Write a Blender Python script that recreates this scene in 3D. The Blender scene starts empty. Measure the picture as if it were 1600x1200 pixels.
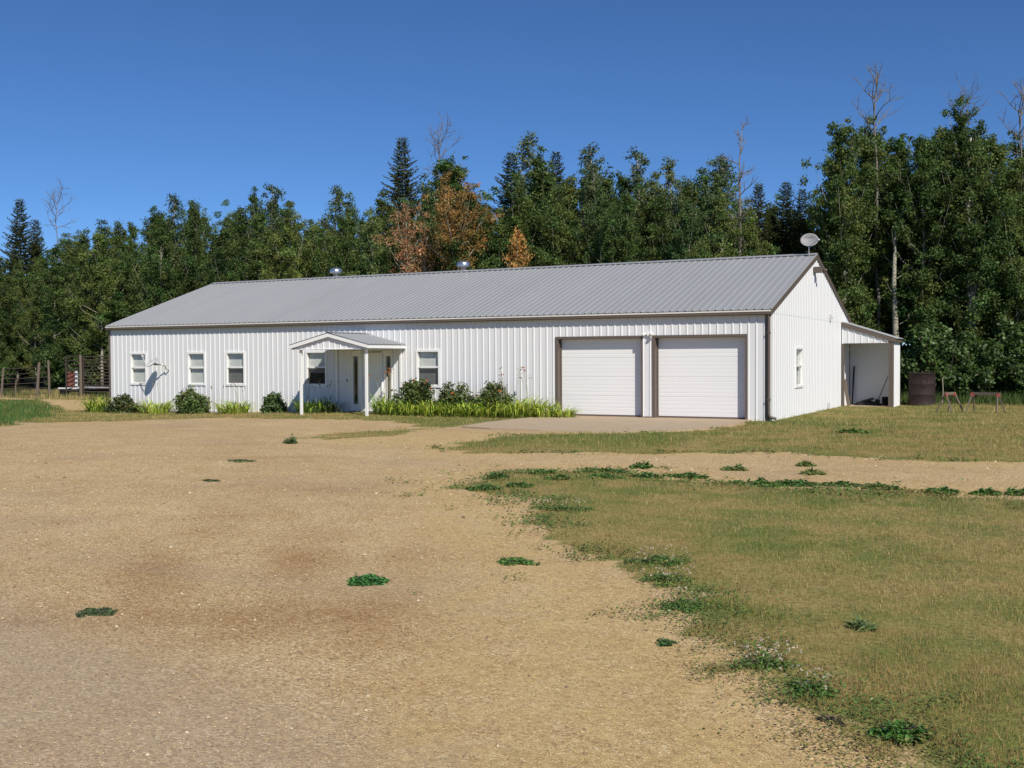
import bpy, math, random
import numpy as np
from mathutils import Matrix, Vector

# ------------------------------------------------------------------ camera, sky, sun, exposure
scene = bpy.context.scene
COL = scene.collection
cam_data = bpy.data.cameras.new('camera')
cam = bpy.data.objects.new('camera', cam_data)
COL.objects.link(cam)
RX = Vector((0.88606, 0.46354, -0.00512)); UX = Vector((-0.00635, 0.02319, 0.99971)); FX = Vector((-0.46352, 0.88577, -0.0235))
CAM = Vector((18.648, -30.570, 1.814))
cam.matrix_world = Matrix(((RX.x, UX.x, -FX.x, CAM.x), (RX.y, UX.y, -FX.y, CAM.y), (RX.z, UX.z, -FX.z, CAM.z), (0, 0, 0, 1)))
cam_data.sensor_width = 36.0
cam_data.lens = 38.04
cam_data.clip_start = 0.1
cam_data.clip_end = 3000
scene.camera = cam

SUN = Vector((1.2, -1.0, 1.42)).normalized()          # towards the sun
elev = math.asin(SUN.z); azim = math.atan2(SUN.x, SUN.y)
world = bpy.data.worlds.new('World'); scene.world = world
world.use_nodes = True
wn = world.node_tree.nodes; wl = world.node_tree.links
sky = wn.new('ShaderNodeTexSky'); sky.sky_type = 'NISHITA'; sky.sun_disc = False
sky.sun_elevation = elev; sky.sun_rotation = azim
sky.altitude = 1000; sky.air_density = 0.75; sky.dust_density = 0.1; sky.ozone_density = 10.0
bg = wn['Background']; bg.inputs['Strength'].default_value = 0.096
hsv = wn.new('ShaderNodeHueSaturation'); hsv.inputs['Saturation'].default_value = 1.04      # even film saturation over the whole sky
wl.new(sky.outputs['Color'], hsv.inputs['Color']); wl.new(hsv.outputs['Color'], bg.inputs['Color'])
sd = bpy.data.lights.new('sun', 'SUN'); sd.energy = 4.6; sd.angle = math.radians(0.53); sd.color = (1.0, 0.93, 0.81)
sun = bpy.data.objects.new('sun', sd); COL.objects.link(sun)
sun.rotation_euler = (-SUN).to_track_quat('-Z', 'Y').to_euler()
vs = scene.view_settings
vs.view_transform = 'Standard'; vs.look = 'None'; vs.exposure = 0.12; vs.gamma = 1.0; vs.use_curve_mapping = False
scene.cycles.max_bounces = 6
scene.cycles.transparent_max_bounces = 12
scene.cycles.use_denoising = True

rng = np.random.default_rng(7)
random.seed(7)

# ------------------------------------------------------------------ materials
def nmat(name):
    m = bpy.data.materials.new(name); m.use_nodes = True
    nt = m.node_tree
    return m, nt, nt.nodes, nt.links, nt.nodes['Principled BSDF']

def mix(nt, fac, a, b, blend='MIX'):
    n = nt.nodes.new('ShaderNodeMix'); n.data_type = 'RGBA'; n.blend_type = blend
    for sock, v in ((n.inputs[0], fac), (n.inputs[6], a), (n.inputs[7], b)):
        if hasattr(v, 'is_output'):
            nt.links.new(v, sock)
        else:
            sock.default_value = v if isinstance(v, (int, float)) else (*v, 1) if len(v) == 3 else v
    return n.outputs[2]

def noise(nt, scale, detail=4, rough=0.55, coord=None, vec_scale=None):
    n = nt.nodes.new('ShaderNodeTexNoise'); n.inputs['Scale'].default_value = scale
    n.inputs['Detail'].default_value = detail; n.inputs['Roughness'].default_value = rough
    if coord is not None:
        if vec_scale:
            mp = nt.nodes.new('ShaderNodeMapping'); mp.inputs['Scale'].default_value = vec_scale
            nt.links.new(coord, mp.inputs[0]); nt.links.new(mp.outputs[0], n.inputs['Vector'])
        else:
            nt.links.new(coord, n.inputs['Vector'])
    return n.outputs[0]

def ramp(nt, fac, stops):
    n = nt.nodes.new('ShaderNodeValToRGB'); nt.links.new(fac, n.inputs[0])
    e = n.color_ramp.elements
    e[0].position, e[0].color = stops[0][0], (*stops[0][1], 1)
    e[1].position, e[1].color = stops[-1][0], (*stops[-1][1], 1)
    for p, c in stops[1:-1]:
        k = e.new(p); k.color = (*c, 1)
    return n.outputs[0]

def geo_pos(nt):
    return nt.nodes.new('ShaderNodeNewGeometry').outputs['Position']

def painted(name, col, rough=0.5, metal=0.0, var=0.12, scale=3.0, streak=None, spec=0.4):
    m, nt, N, L, b = nmat(name)
    pos = geo_pos(nt)
    f = noise(nt, scale, 5, 0.6, pos, streak)
    c = mix(nt, f, tuple(x * (1 - var) for x in col), tuple(min(1, x * (1 + var)) for x in col))
    L.new(c, b.inputs['Base Color'])
    b.inputs['Roughness'].default_value = rough; b.inputs['Metallic'].default_value = metal
    b.inputs['Specular IOR Level'].default_value = spec
    return m

MAT = {}
MAT['siding'] = painted('white_siding', (0.70, 0.705, 0.72), 0.45, 0, 0.035, 1.2, (3, 3, 0.35))
MAT['white'] = painted('white_paint', (0.80, 0.80, 0.79), 0.45, 0, 0.03, 4)
MAT['door_white'] = painted('door_white', (0.78, 0.785, 0.79), 0.45, 0, 0.02, 2, (1, 1, 4))
MAT['brown'] = painted('brown_trim', (0.125, 0.098, 0.082), 0.45, 0, 0.12, 5)
MAT['gutter_lip_glint'] = painted('gutter_lip_glint_white', (0.78, 0.75, 0.70), 0.35, 0, 0.05, 8)  # sunlit top edge of the brown gutter, brightness put into the colour
MAT['roof'] = painted('galvalume_roof', (0.35, 0.36, 0.365), 0.42, 0.2, 0.10, 0.9, (1, 0.25, 0.25))
MAT['galv'] = painted('galvanised_steel', (0.62, 0.63, 0.64), 0.28, 0.9, 0.08, 12)
MAT['dish_shaded'] = painted('dish_shaded_grey', (0.25, 0.25, 0.26), 0.6, 0, 0.08, 12)  # ridge dish: shade on its face put into a darker grey
MAT['dish'] = painted('dish_grey', (0.55, 0.55, 0.56), 0.5, 0, 0.05, 12)
MAT['grey'] = painted('dark_grey_plastic', (0.12, 0.12, 0.12), 0.5, 0, 0.1, 12)
MAT['interior'] = painted('interior_board', (0.30, 0.30, 0.29), 0.8, 0, 0.05, 3)
MAT['blind'] = painted('blind_slats', (0.80, 0.80, 0.77), 0.6, 0, 0.03, 20)
MAT['concrete'] = painted('concrete', (0.41, 0.32, 0.215), 0.9, 0, 0.16, 2.2)
MAT['sill'] = painted('rusty_sill', (0.30, 0.20, 0.14), 0.8, 0, 0.2, 9)
MAT['rust'] = painted('rusty_steel', (0.024, 0.013, 0.012), 0.75, 0.0, 0.45, 5)
MAT['oldwood'] = painted('weathered_wood', (0.15, 0.12, 0.095), 0.85, 0, 0.3, 10, (1, 1, 6))
MAT['pipe'] = painted('corral_pipe', (0.048, 0.034, 0.029), 0.6, 0.0, 0.3, 8)
MAT['red'] = painted('red_bracket', (0.28, 0.055, 0.045), 0.6, 0, 0.2, 12)
MAT['redboard'] = painted('faded_red_board', (0.26, 0.085, 0.06), 0.7, 0, 0.2, 6)
MAT['black'] = painted('black_rubber', (0.012, 0.012, 0.013), 0.6, 0, 0.3, 8)
MAT['galvpole'] = painted('pale_stake', (0.36, 0.33, 0.25), 0.7, 0, 0.2, 9)

def glass_mat():
    m, nt, N, L, b = nmat('window_glass')
    N.remove(b)
    tr = N.new('ShaderNodeBsdfTransparent'); tr.inputs[0].default_value = (0.92, 0.945, 0.935, 1)
    gl = N.new('ShaderNodeBsdfGlossy'); gl.inputs['Roughness'].default_value = 0.03
    lw = N.new('ShaderNodeLayerWeight'); lw.inputs[0].default_value = 0.5      # thin pane: same reflectance from both sides
    pw = N.new('ShaderNodeMath'); pw.operation = 'POWER'; L.new(lw.outputs['Facing'], pw.inputs[0]); pw.inputs[1].default_value = 4.0
    mr = N.new('ShaderNodeMapRange'); L.new(pw.outputs[0], mr.inputs[0]); mr.inputs[3].default_value = 0.06; mr.inputs[4].default_value = 0.9
    mx = N.new('ShaderNodeMixShader'); L.new(mr.outputs[0], mx.inputs[0]); L.new(tr.outputs[0], mx.inputs[1]); L.new(gl.outputs[0], mx.inputs[2])
    L.new(mx.outputs[0], N['Material Output'].inputs[0]); return m
MAT['glass'] = glass_mat()

def screen_mat():
    m, nt, N, L, b = nmat('insect_screen')
    tr = N.new('ShaderNodeBsdfTransparent')
    b.inputs['Base Color'].default_value = (0.03, 0.032, 0.033, 1); b.inputs['Roughness'].default_value = 0.9
    mx = N.new('ShaderNodeMixShader'); mx.inputs[0].default_value = 0.52
    L.new(tr.outputs[0], mx.inputs[1]); L.new(b.outputs[0], mx.inputs[2]); L.new(mx.outputs[0], N['Material Output'].inputs[0]); return m
MAT['screen'] = screen_mat()

def leaf_mat(name, trans=0.3, rough=0.45, objvar=0.25, spec=0.35):
    m, nt, N, L, b = nmat(name)
    at = N.new('ShaderNodeAttribute'); at.attribute_name = 'Col'
    oi = N.new('ShaderNodeObjectInfo')
    hs = N.new('ShaderNodeHueSaturation')
    r1 = N.new('ShaderNodeMapRange'); L.new(oi.outputs['Random'], r1.inputs[0]); r1.inputs[3].default_value = 1 - objvar; r1.inputs[4].default_value = 1 + objvar
    r2 = N.new('ShaderNodeMapRange'); L.new(oi.outputs['Random'], r2.inputs[0]); r2.inputs[3].default_value = 0.5 + 0.035 * objvar * 2; r2.inputs[4].default_value = 0.5 - 0.03 * objvar * 2
    L.new(r1.outputs[0], hs.inputs['Value']); L.new(r2.outputs[0], hs.inputs['Hue']); L.new(at.outputs['Color'], hs.inputs['Color'])
    L.new(hs.outputs[0], b.inputs['Base Color'])
    b.inputs['Roughness'].default_value = rough; b.inputs['Specular IOR Level'].default_value = spec
    tl = N.new('ShaderNodeBsdfTranslucent'); L.new(hs.outputs[0], tl.inputs[0])
    mx = N.new('ShaderNodeMixShader'); mx.inputs[0].default_value = trans
    L.new(b.outputs[0], mx.inputs[1]); L.new(tl.outputs[0], mx.inputs[2]); L.new(mx.outputs[0], N['Material Output'].inputs[0]); return m
MAT['leaf'] = leaf_mat('tree_leaves', 0.45, 0.55, 0.3, 0.2)
MAT['needle'] = leaf_mat('spruce_needles', 0.10, 0.8, 0.15, 0.08)
MAT['plant'] = leaf_mat('plant_leaves', 0.25, 0.45, 0.08)
MAT['grass'] = leaf_mat('grass_blades', 0.2, 0.6, 0.0, 0.2)
MAT['stone'] = leaf_mat('loose_stones', 0.0, 0.8, 0.0, 0.2)

def bark(name, light, dark):
    m, nt, N, L, b = nmat(name)
    tc = N.new('ShaderNodeTexCoord').outputs['Object']
    f = noise(nt, 2.5, 6, 0.7, tc, (2, 2, 5))
    L.new(ramp(nt, f, [(0.36, dark), (0.5, light), (0.75, tuple(x * 0.8 for x in light))]), b.inputs['Base Color'])
    b.inputs['Roughness'].default_value = 0.85
    return m
MAT['aspen_bark'] = bark('aspen_bark', (0.34, 0.32, 0.25), (0.07, 0.06, 0.05))
MAT['dark_bark'] = bark('dark_bark', (0.12, 0.095, 0.075), (0.04, 0.03, 0.025))
MAT['dead_bark'] = bark('dead_bark', (0.20, 0.18, 0.165), (0.08, 0.07, 0.065))

def ground_mat():
    m, nt, N, L, b = nmat('yard_ground')
    pos = geo_pos(nt)
    def attr(n):
        a = N.new('ShaderNodeAttribute'); a.attribute_name = n; return a.outputs['Fac']
    def math2(op, a, c, clamp=False):
        n = N.new('ShaderNodeMath'); n.operation = op; n.use_clamp = clamp
        for s, v in ((n.inputs[0], a), (n.inputs[1], c)):
            if isinstance(v, (int, float)): s.default_value = v
            else: L.new(v, s)
        return n.outputs[0]
    def vor(scale, rand=1.0):
        n = N.new('ShaderNodeTexVoronoi'); n.inputs['Scale'].default_value = scale; L.new(pos, n.inputs['Vector']); return n
    v1, v2 = vor(62), vor(130)
    sep = N.new('ShaderNodeSeparateColor'); L.new(v1.outputs['Color'], sep.inputs[0])
    sep2 = N.new('ShaderNodeSeparateColor'); L.new(v2.outputs['Color'], sep2.inputs[0])
    pal = [(0.0, (0.13, 0.092, 0.06)), (0.16, (0.34, 0.238, 0.125)), (0.5, (0.52, 0.38, 0.20)), (0.82, (0.62, 0.47, 0.26)), (1.0, (0.88, 0.77, 0.55))]
    g1 = ramp(nt, sep.outputs[0], pal); g2 = ramp(nt, sep2.outputs[1], pal)
    grav = mix(nt, 0.4, g1, g2)
    big = noise(nt, 0.35, 5, 0.6, pos)
    grav = mix(nt, ramp(nt, big, [(0.35, (0, 0, 0)), (0.7, (1, 1, 1))]), grav, mix(nt, 1.0, grav, (0.86, 0.83, 0.80), 'MULTIPLY'))
    mot = noise(nt, 1.7, 7, 0.7, pos)
    grav = mix(nt, ramp(nt, mot, [(0.38, (0, 0, 0)), (0.68, (1, 1, 1))]), grav, mix(nt, 1.0, grav, (0.88, 0.81, 0.72), 'MULTIPLY'))
    n2 = noise(nt, 1.3, 6, 0.65, pos)
    st = math2('MULTIPLY', attr('stain'), ramp(nt, n2, [(0.30, (0.45,) * 3), (0.6, (1,) * 3)]), True)
    grav = mix(nt, st, grav, mix(nt, 1.0, grav, (0.64, 0.51, 0.41), 'MULTIPLY'))
    grav = mix(nt, attr('fines'), grav, mix(nt, 0.5, grav, (0.30, 0.245, 0.19)))
    n3 = noise(nt, 14, 6, 0.75, pos)
    straw = ramp(nt, n3, [(0.3, (0.24, 0.16, 0.075)), (0.5, (0.50, 0.36, 0.165)), (0.75, (0.64, 0.49, 0.25))])
    dryf = math2('MULTIPLY', attr('dry'), ramp(nt, noise(nt, 3.0, 6, 0.7, pos), [(0.35, (0.0,) * 3), (0.6, (1,) * 3)]), True)
    c = mix(nt, dryf, grav, straw)
    n4 = noise(nt, 22, 6, 0.75, pos); n5 = noise(nt, 0.8, 5, 0.65, pos)
    turf = ramp(nt, n4, [(0.3, (0.10, 0.08, 0.025)), (0.5, (0.27, 0.21, 0.08)), (0.75, (0.46, 0.36, 0.16))])
    turfg = ramp(nt, n4, [(0.3, (0.05, 0.08, 0.018)), (0.55, (0.145, 0.17, 0.042)), (0.8, (0.26, 0.25, 0.08))])
    tf = ramp(nt, n5, [(0.4, (0,) * 3), (0.62, (1,) * 3)])
    turf = mix(nt, tf, turf, turfg)
    turf = mix(nt, attr('green'), turf, turfg)
    edge = math2('ADD', attr('lawn'), math2('MULTIPLY', math2('SUBTRACT', noise(nt, 5, 6, 0.75, pos), 0.5), 0.9), False)
    lf = ramp(nt, edge, [(0.40, (0,) * 3), (0.58, (1,) * 3)])
    c = mix(nt, lf, c, turf)
    floor = ramp(nt, n4, [(0.3, (0.02, 0.022, 0.01)), (0.6, (0.05, 0.05, 0.022)), (0.85, (0.10, 0.085, 0.045))])
    c = mix(nt, attr('forest'), c, floor)
    L.new(c, b.inputs['Base Color']); b.inputs['Roughness'].default_value = 0.95; b.inputs['Specular IOR Level'].default_value = 0.15
    bp = N.new('ShaderNodeBump'); bp.inputs['Strength'].default_value = 0.6; bp.inputs['Distance'].default_value = 0.008
    hsum = math2('ADD', math2('MULTIPLY', v1.outputs['Distance'], -1.0), math2('MULTIPLY', n3, 0.6))
    L.new(hsum, bp.inputs['Height']); L.new(bp.outputs[0], b.inputs['Normal'])
    return m
MAT['ground'] = ground_mat()

# ------------------------------------------------------------------ mesh helpers
def np_mesh(name, V, F, mat, col=None, smooth=False):
    """V (n,3), F (m,k) arrays; col (n,3) per vertex."""
    V = np.ascontiguousarray(V, dtype=np.float32); F = np.ascontiguousarray(F, dtype=np.int32)
    me = bpy.data.meshes.new(name)
    n, (m, k) = len(V), F.shape
    me.vertices.add(n); me.vertices.foreach_set('co', V.ravel())
    me.loops.add(m * k); me.loops.foreach_set('vertex_index', F.ravel())
    me.polygons.add(m); me.polygons.foreach_set('loop_start', np.arange(0, m * k, k, dtype=np.int32))
    try: me.polygons.foreach_set('loop_total', np.full(m, k, dtype=np.int32))
    except Exception: pass
    me.update(calc_edges=True)
    if col is not None:
        a = me.attributes.new('Col', 'FLOAT_COLOR', 'POINT')
        c4 = np.ones((n, 4), dtype=np.float32); c4[:, :3] = col; a.data.foreach_set('color', c4.ravel())
    if smooth: me.polygons.foreach_set('use_smooth', np.ones(m, dtype=bool))
    me.materials.append(mat if not isinstance(mat, str) else MAT[mat])
    return me

class MB:
    def __init__(s): s.v = []; s.f = []
    def add(s, vs, fs):
        o = len(s.v); s.v += [tuple(v) for v in vs]; s.f += [tuple(i + o for i in f) for f in fs]; return s
    def box(s, x0, x1, y0, y1, z0, z1):
        return s.add([(x0, y0, z0), (x1, y0, z0), (x1, y1, z0), (x0, y1, z0), (x0, y0, z1), (x1, y0, z1), (x1, y1, z1), (x0, y1, z1)],
                     [(0, 3, 2, 1), (4, 5, 6, 7), (0, 1, 5, 4), (1, 2, 6, 5), (2, 3, 7, 6), (3, 0, 4, 7)])
    def prism(s, poly, ax, a, b):
        """poly in the two other axes (order xyz without ax), extruded along axis ax from a to b."""
        def p(q, t):
            l = list(q); l.insert(ax, t); return tuple(l)
        n = len(poly)
        vs = [p(q, a) for q in poly] + [p(q, b) for q in poly]
        fs = [tuple(range(n))[::-1], tuple(range(n, 2 * n))] + [(i, (i + 1) % n, n + (i + 1) % n, n + i) for i in range(n)]
        return s.add(vs, fs)
    def tube(s, pts, rad, sides=8, cap=True):
        pts = [Vector(p) for p in pts]
        if not hasattr(rad, '__len__'): rad = [rad] * len(pts)
        vs = []; 
        for i, p in enumerate(pts):
            d = (pts[min(i + 1, len(pts) - 1)] - pts[max(i - 1, 0)]).normalized()
            a = d.cross(Vector((0, 0, 1)) if abs(d.z) < 0.95 else Vector((1, 0, 0))).normalized(); b = d.cross(a)
            for k in range(sides):
                t = 2 * math.pi * k / sides
                vs.append(p + (a * math.cos(t) + b * math.sin(t)) * rad[i])
        fs = [(i * sides + k, i * sides + (k + 1) % sides, (i + 1) * sides + (k + 1) % sides, (i + 1) * sides + k) for i in range(len(pts) - 1) for k in range(sides)]
        if cap: fs += [tuple(range(sides))[::-1], tuple(range((len(pts) - 1) * sides, len(pts) * sides))]
        return s.add(vs, fs)
    def lathe(s, prof, cx, cy, sides=20):
        vs = [(cx + r * math.cos(2 * math.pi * k / sides), cy + r * math.sin(2 * math.pi * k / sides), z) for r, z in prof for k in range(sides)]
        fs = [(i * sides + k, i * sides + (k + 1) % sides, (i + 1) * sides + (k + 1) % sides, (i + 1) * sides + k) for i in range(len(prof) - 1) for k in range(sides)]
        return s.add(vs, fs)
    def mesh(s, name, mat, smooth=False):
        me = bpy.data.meshes.new(name); me.from_pydata(s.v, [], s.f); me.update(); me.materials.append(MAT[mat])
        if smooth: me.polygons.foreach_set('use_smooth', [True] * len(me.polygons))
        return me
    def build(s, name, mat, parent=None, smooth=False, bevel=0):
        o = link(name, s.mesh(name, mat, smooth), parent)
        if bevel:
            b = o.modifiers.new('bevel', 'BEVEL'); b.width = bevel; b.segments = 2; b.limit_method = 'ANGLE'
        return o

def link(name, data, parent=None, loc=None):
    o = bpy.data.objects.new(name, data); COL.objects.link(o)
    if parent: o.parent = parent
    if loc is not None: o.location = loc
    return o
def tag(o, label, cat, group=None):
    o['label'] = label; o['category'] = cat
    if group: o['group'] = group
    return o
def thing(name, label, cat, loc=(0, 0, 0), group=None):
    o = link(name, None, loc=loc); o.empty_display_size = 0.2
    return tag(o, label, cat, group)
def structure(o): o['kind'] = 'structure'; return o
def stuff(o): o['kind'] = 'stuff'; return o

def sstep(x, a, b):
    t = np.clip((x - a) / (b - a), 0, 1); return t * t * (3 - 2 * t)

def vnoise(x, y, seed=0):
    """smooth value noise, numpy"""
    xi, yi = np.floor(x).astype(np.int64), np.floor(y).astype(np.int64); xf, yf = x - xi, y - yi
    def h(a, b):
        n = (a * 374761393 + b * 668265263 + seed * 2147483647) & 0x7fffffff
        n = ((n ^ (n >> 13)) * 1274126177) & 0x7fffffff
        return ((n ^ (n >> 16)) & 0xffff) / 65535.0
    u, v = xf * xf * (3 - 2 * xf), yf * yf * (3 - 2 * yf)
    return (h(xi, yi) * (1 - u) + h(xi + 1, yi) * u) * (1 - v) + (h(xi, yi + 1) * (1 - u) + h(xi + 1, yi + 1) * u) * v
def fbm(x, y, seed=0, oct=4):
    s = 0; a = 0.5; t = 0
    for k in range(oct):
        s = s + a * vnoise(x * 2 ** k, y * 2 ** k, seed + k * 17); t += a; a *= 0.5
    return s / t

def sdist(x, y, poly):
    """signed distance to polygon, positive inside"""
    x = np.asarray(x, float); y = np.asarray(y, float)
    d = np.full(x.shape, 1e9); inside = np.zeros(x.shape, bool)
    n = len(poly)
    for i in range(n):
        ax, ay = poly[i]; bx, by = poly[(i + 1) % n]
        ex, ey = bx - ax, by - ay
        t = np.clip(((x - ax) * ex + (y - ay) * ey) / (ex * ex + ey * ey + 1e-12), 0, 1)
        d = np.minimum(d, np.hypot(x - ax - t * ex, y - ay - t * ey))
        c = ((ay > y) != (by > y)) & (x < ex * (y - ay) / (ey + 1e-12 if ey == 0 else ey) + ax)
        inside ^= c
    return np.where(inside, d, -d)

# ------------------------------------------------------------------ ground
LAWN_FRONT = [(18.2, -25.7), (17.85, -25.33), (17.53, -25.02), (17.21, -24.71), (16.87, -24.2), (16.36, -23.69), (15.82, -22.88), (15.36, -22.17),
              (14.72, -21.58), (14.2, -21.01), (13.54, -20.07), (12.88, -19.2), (11.96, -17.98), (11.11, -17.61), (10.6, -16.54), (10.74, -15.69),
              (11.4, -14.97), (12.13, -14.63), (13.26, -15.11), (14.16, -15.51), (14.87, -15.76), (15.63, -15.24), (16.49, -15.32), (17.31, -15.53),
              (18.05, -15.46), (19.45, -15.45), (20.72, -15.44), (27, -15.5), (27, -36), (20.5, -36), (19.2, -27.5)]
LAWN_UPPER = [(7.29, -11.68), (6.86, -10.02), (6.97, -8.27), (7.71, -7.02), (8.75, -6.33), (9.86, -5.36), (10.43, -4.34), (10.51, -2.05), (10.35, 0.86),
              (10.5, 16.5), (27, 16.5), (27, -11.3), (21.32, -11.08), (17.84, -10.15), (16.33, -10.46), (14.68, -10.39), (13.24, -10.31), (11.72, -10.68),
              (10.43, -11.42), (9.25, -12.1), (8.38, -12.8)]
STRIP = [(-16, -9.2), (-8.99, -7.0), (-7.77, -6.2), (-6.03, -4.6), (-3.26, -4.3), (-0.28, -4.1), (2.34, -5.3), (2.5, -6.4), (3.9, -6.0), (4.01, -4.0), (4.1, 0.5), (-17, 0.5)]
TUFTSTRIP = [(2.2, -7.4), (2.3, -10.6), (3.5, -11.2), (4.5, -9.6), (4.5, -7.2), (3.9, -6.0), (2.5, -6.4)]
LEFT = [(-32, 3.0), (-24.9, 4.6), (-19.0, 1.2), (-14.92, -2.4), (-11.4, -6.6), (-7.9, -10.6), (-12, -14), (-32, -6)]

def gh(x, y):
    x = np.asarray(x, float); y = np.asarray(y, float)
    dip = -0.17 * sstep(-x, 3, 12) * (1 - sstep(y, 0.5, 6)) * sstep(y, -16, -4) * (1 - sstep(-x, 22, 30))
    lump = (fbm(x * 0.35, y * 0.35, 5, 3) - 0.5) * 0.07 * sstep(np.hypot(x - 2, np.maximum(0, np.abs(y - 3) - 6)), 0.5, 3)
    lawnbump = 0.03 * sstep(sdist(x, y, LAWN_FRONT), -0.3, 0.6) + 0.04 * sstep(sdist(x, y, LAWN_UPPER), 0, 1.2)
    edge = sstep(x, -32, -29) * (1 - sstep(x, 24, 26)) * sstep(y, -34, -32) * (1 - sstep(y, 14, 16))
    nearb = sstep(np.maximum(np.maximum(-15.4 - x, x - 13), np.maximum(-0.5 - y, y - 12)), 0.0, 1.5)
    return dip * edge + (lump * nearb + lawnbump * nearb) * edge

STAINS = [(11.75, -23.9, 1.5, .32, 132, .75), (12.25, -22.6, 1.5, .36, 126, .75), (13.0, -25.0, .75, .40, 28, .75), (13.7, -24.75, .55, .55, 120, .8), (14.35, -24.45, .8, .42, 118, .8), (12.2, -25.4, .6, .4, 28, .55),
          (10.0, -21.3, 1.3, .35, 130, .45), (9.4, -18.4, .7, .35, 28, .5), (13.3, -22.3, .8, .3, 118, .35), (5.2, -15, 1.3, .3, 28, .35), (2, -13, 1.6, .25, 28, .3), (-3, -8.5, 2, .3, 28, .3), (12.0, -18.2, .6, .3, 28, .35)]
def masks(x, y):
    j = (fbm(x * 1.1, y * 1.1, 31, 4) - 0.5) * 1.1
    j2 = (fbm(x * 3.7, y * 3.7, 91, 4) - 0.5)
    f = sdist(x, y, LAWN_FRONT) + j * 1.0 + j2 * 0.8; u = sdist(x, y, LAWN_UPPER) + j * 1.0 + j2 * 0.8
    s = sdist(x, y, STRIP) + j * 1.0 + j2 * .8; t = sdist(x, y, TUFTSTRIP) + j * 2.2 + j2 * 2.0 - 0.2; l = sdist(x, y, LEFT) + j
    lawn = np.max([sstep(f, -0.35, 0.45), sstep(u, -0.3, 0.5), sstep(s, -0.3, 0.5), 0.75 * sstep(t, -0.3, 0.6), sstep(l, -0.4, 0.8),
                   sstep(y, 4, 6) * (x < -15.4)], axis=0)
    green = np.max([sstep(l, 0, 1.5), 0.75 * sstep(u, -0.2, 0.4) * sstep(y, -13, -8) * (1 - sstep(x, 9.5, 12)) * 1.0,
                    0.8 * sstep(x, 9.8, 10.5) * (1 - sstep(np.abs(y + 0.5), 0.8, 2.2)) * (1 - sstep(x, 11.5, 14)), 0.55 * sstep(s, -0.2, 0.8) * (y < -2) * (x > -1)], axis=0)
    dry = np.max([0.9 * np.exp(-((f + 0.55) / 0.75) ** 2) * (f < 0.6), 0.8 * np.exp(-((u + 0.3) / 0.6) ** 2),
                  0.8 * sstep(sdist(x, y, [(4, -6.5), (7.5, -7), (9, -11.6), (5.5, -12.5), (2.4, -10.5), (2.4, -7)]), -0.4, 0.8),
                  0.7 * sstep(sdist(x, y, [(17.9, -25.6), (16.2, -24.0), (15.0, -24.6), (16.2, -27.2), (18.5, -27.5)]), -0.6, 0.5),
                  0.85 * sstep(sdist(x, y, [(-24, 3.4), (-19.5, 2.6), (-8.5, -6.2), (-7.6, -9), (-11, -6)]), -1.2, 0.6), 0.8 * sstep(y, 3, 5) * (x < -18)], axis=0)
    stain = np.zeros_like(x)
    for (cx, cy, rx, ry, a, w) in STAINS:
        c, s_ = math.cos(math.radians(a)), math.sin(math.radians(a))
        dx, dy = x - cx, y - cy
        stain = np.maximum(stain, w * np.exp(-((dx * c + dy * s_) / rx) ** 2 - ((-dx * s_ + dy * c) / ry) ** 2))
    fines = sstep(-y - (x - 14) * .25, 25.2, 26.4) * 0.95 + 0.4 * sstep(fbm(x * 0.5, y * 0.5, 77), 0.55, 0.75) * (y > -24)
    forest = sstep(y, 14.0, 17.5) * (x > -16) + sstep(y, 13, 18) * (x <= -16)
    return lawn, green, dry, stain, np.clip(fines, 0, 1), np.clip(forest, 0, 1)

CELL = 0.25
gx = np.arange(-32, 26 + 1e-6, CELL); gy = np.arange(-34, 16 + 1e-6, CELL)
GX, GY = np.meshgrid(gx, gy, indexing='ij')
GZ = gh(GX, GY)
GM = masks(GX.ravel(), GY.ravel())
def ground_obj(name, V, F, attrs):
    used = np.unique(F); remap = -np.ones(len(V), int); remap[used] = np.arange(len(used))
    me = np_mesh(name, V[used], remap[F], 'ground', None, True)
    for an, av in zip(('lawn', 'green', 'dry', 'stain', 'fines', 'forest'), attrs):
        a = me.attributes.new(an, 'FLOAT', 'POINT'); a.data.foreach_set('value', np.ascontiguousarray(av[used], dtype=np.float32))
    return structure(link(name, me))
GV = np.stack([GX.ravel(), GY.ravel(), GZ.ravel()], 1)
ni, nj = GX.shape
ii, jj = np.meshgrid(np.arange(ni - 1), np.arange(nj - 1), indexing='ij')
ii, jj = ii.ravel(), jj.ravel()
GF = np.stack([ii * nj + jj, (ii + 1) * nj + jj, (ii + 1) * nj + jj + 1, ii * nj + jj + 1], 1)
cellx, celly = gx[ii] + CELL / 2, gy[jj] + CELL / 2
lawn_cell = GM[0][GF].mean(1) > 0.5
ground_obj('lawn', GV, GF[lawn_cell], GM)
ground_obj('gravel_yard', GV, GF[~lawn_cell], GM)
# outer terrain to the horizon: four wide sheets round the yard
ov = []; of = []
xs = [-900, -300, -120, -60, -32, 26, 60, 120, 300, 900]; ys = [-900, -300, -100, -34, 16, 30, 60, 120, 300, 900]
OX, OY = np.meshgrid(np.array(xs, float), np.array(ys, float), indexing='ij')
OV = np.stack([OX.ravel(), OY.ravel(), np.zeros(OX.size)], 1)
OF = []
for a in range(len(xs) - 1):
    for b_ in range(len(ys) - 1):
        if xs[a] == -32 and ys[b_] == -34: continue
        OF.append([a * len(ys) + b_, (a + 1) * len(ys) + b_, (a + 1) * len(ys) + b_ + 1, a * len(ys) + b_ + 1])
om = [np.ones(len(OV)), np.zeros(len(OV)), np.zeros(len(OV)), np.zeros(len(OV)), np.zeros(len(OV)), (OV[:, 1] > 15.9).astype(float)]
ground_obj('ground', OV, np.array(OF), om)

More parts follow.
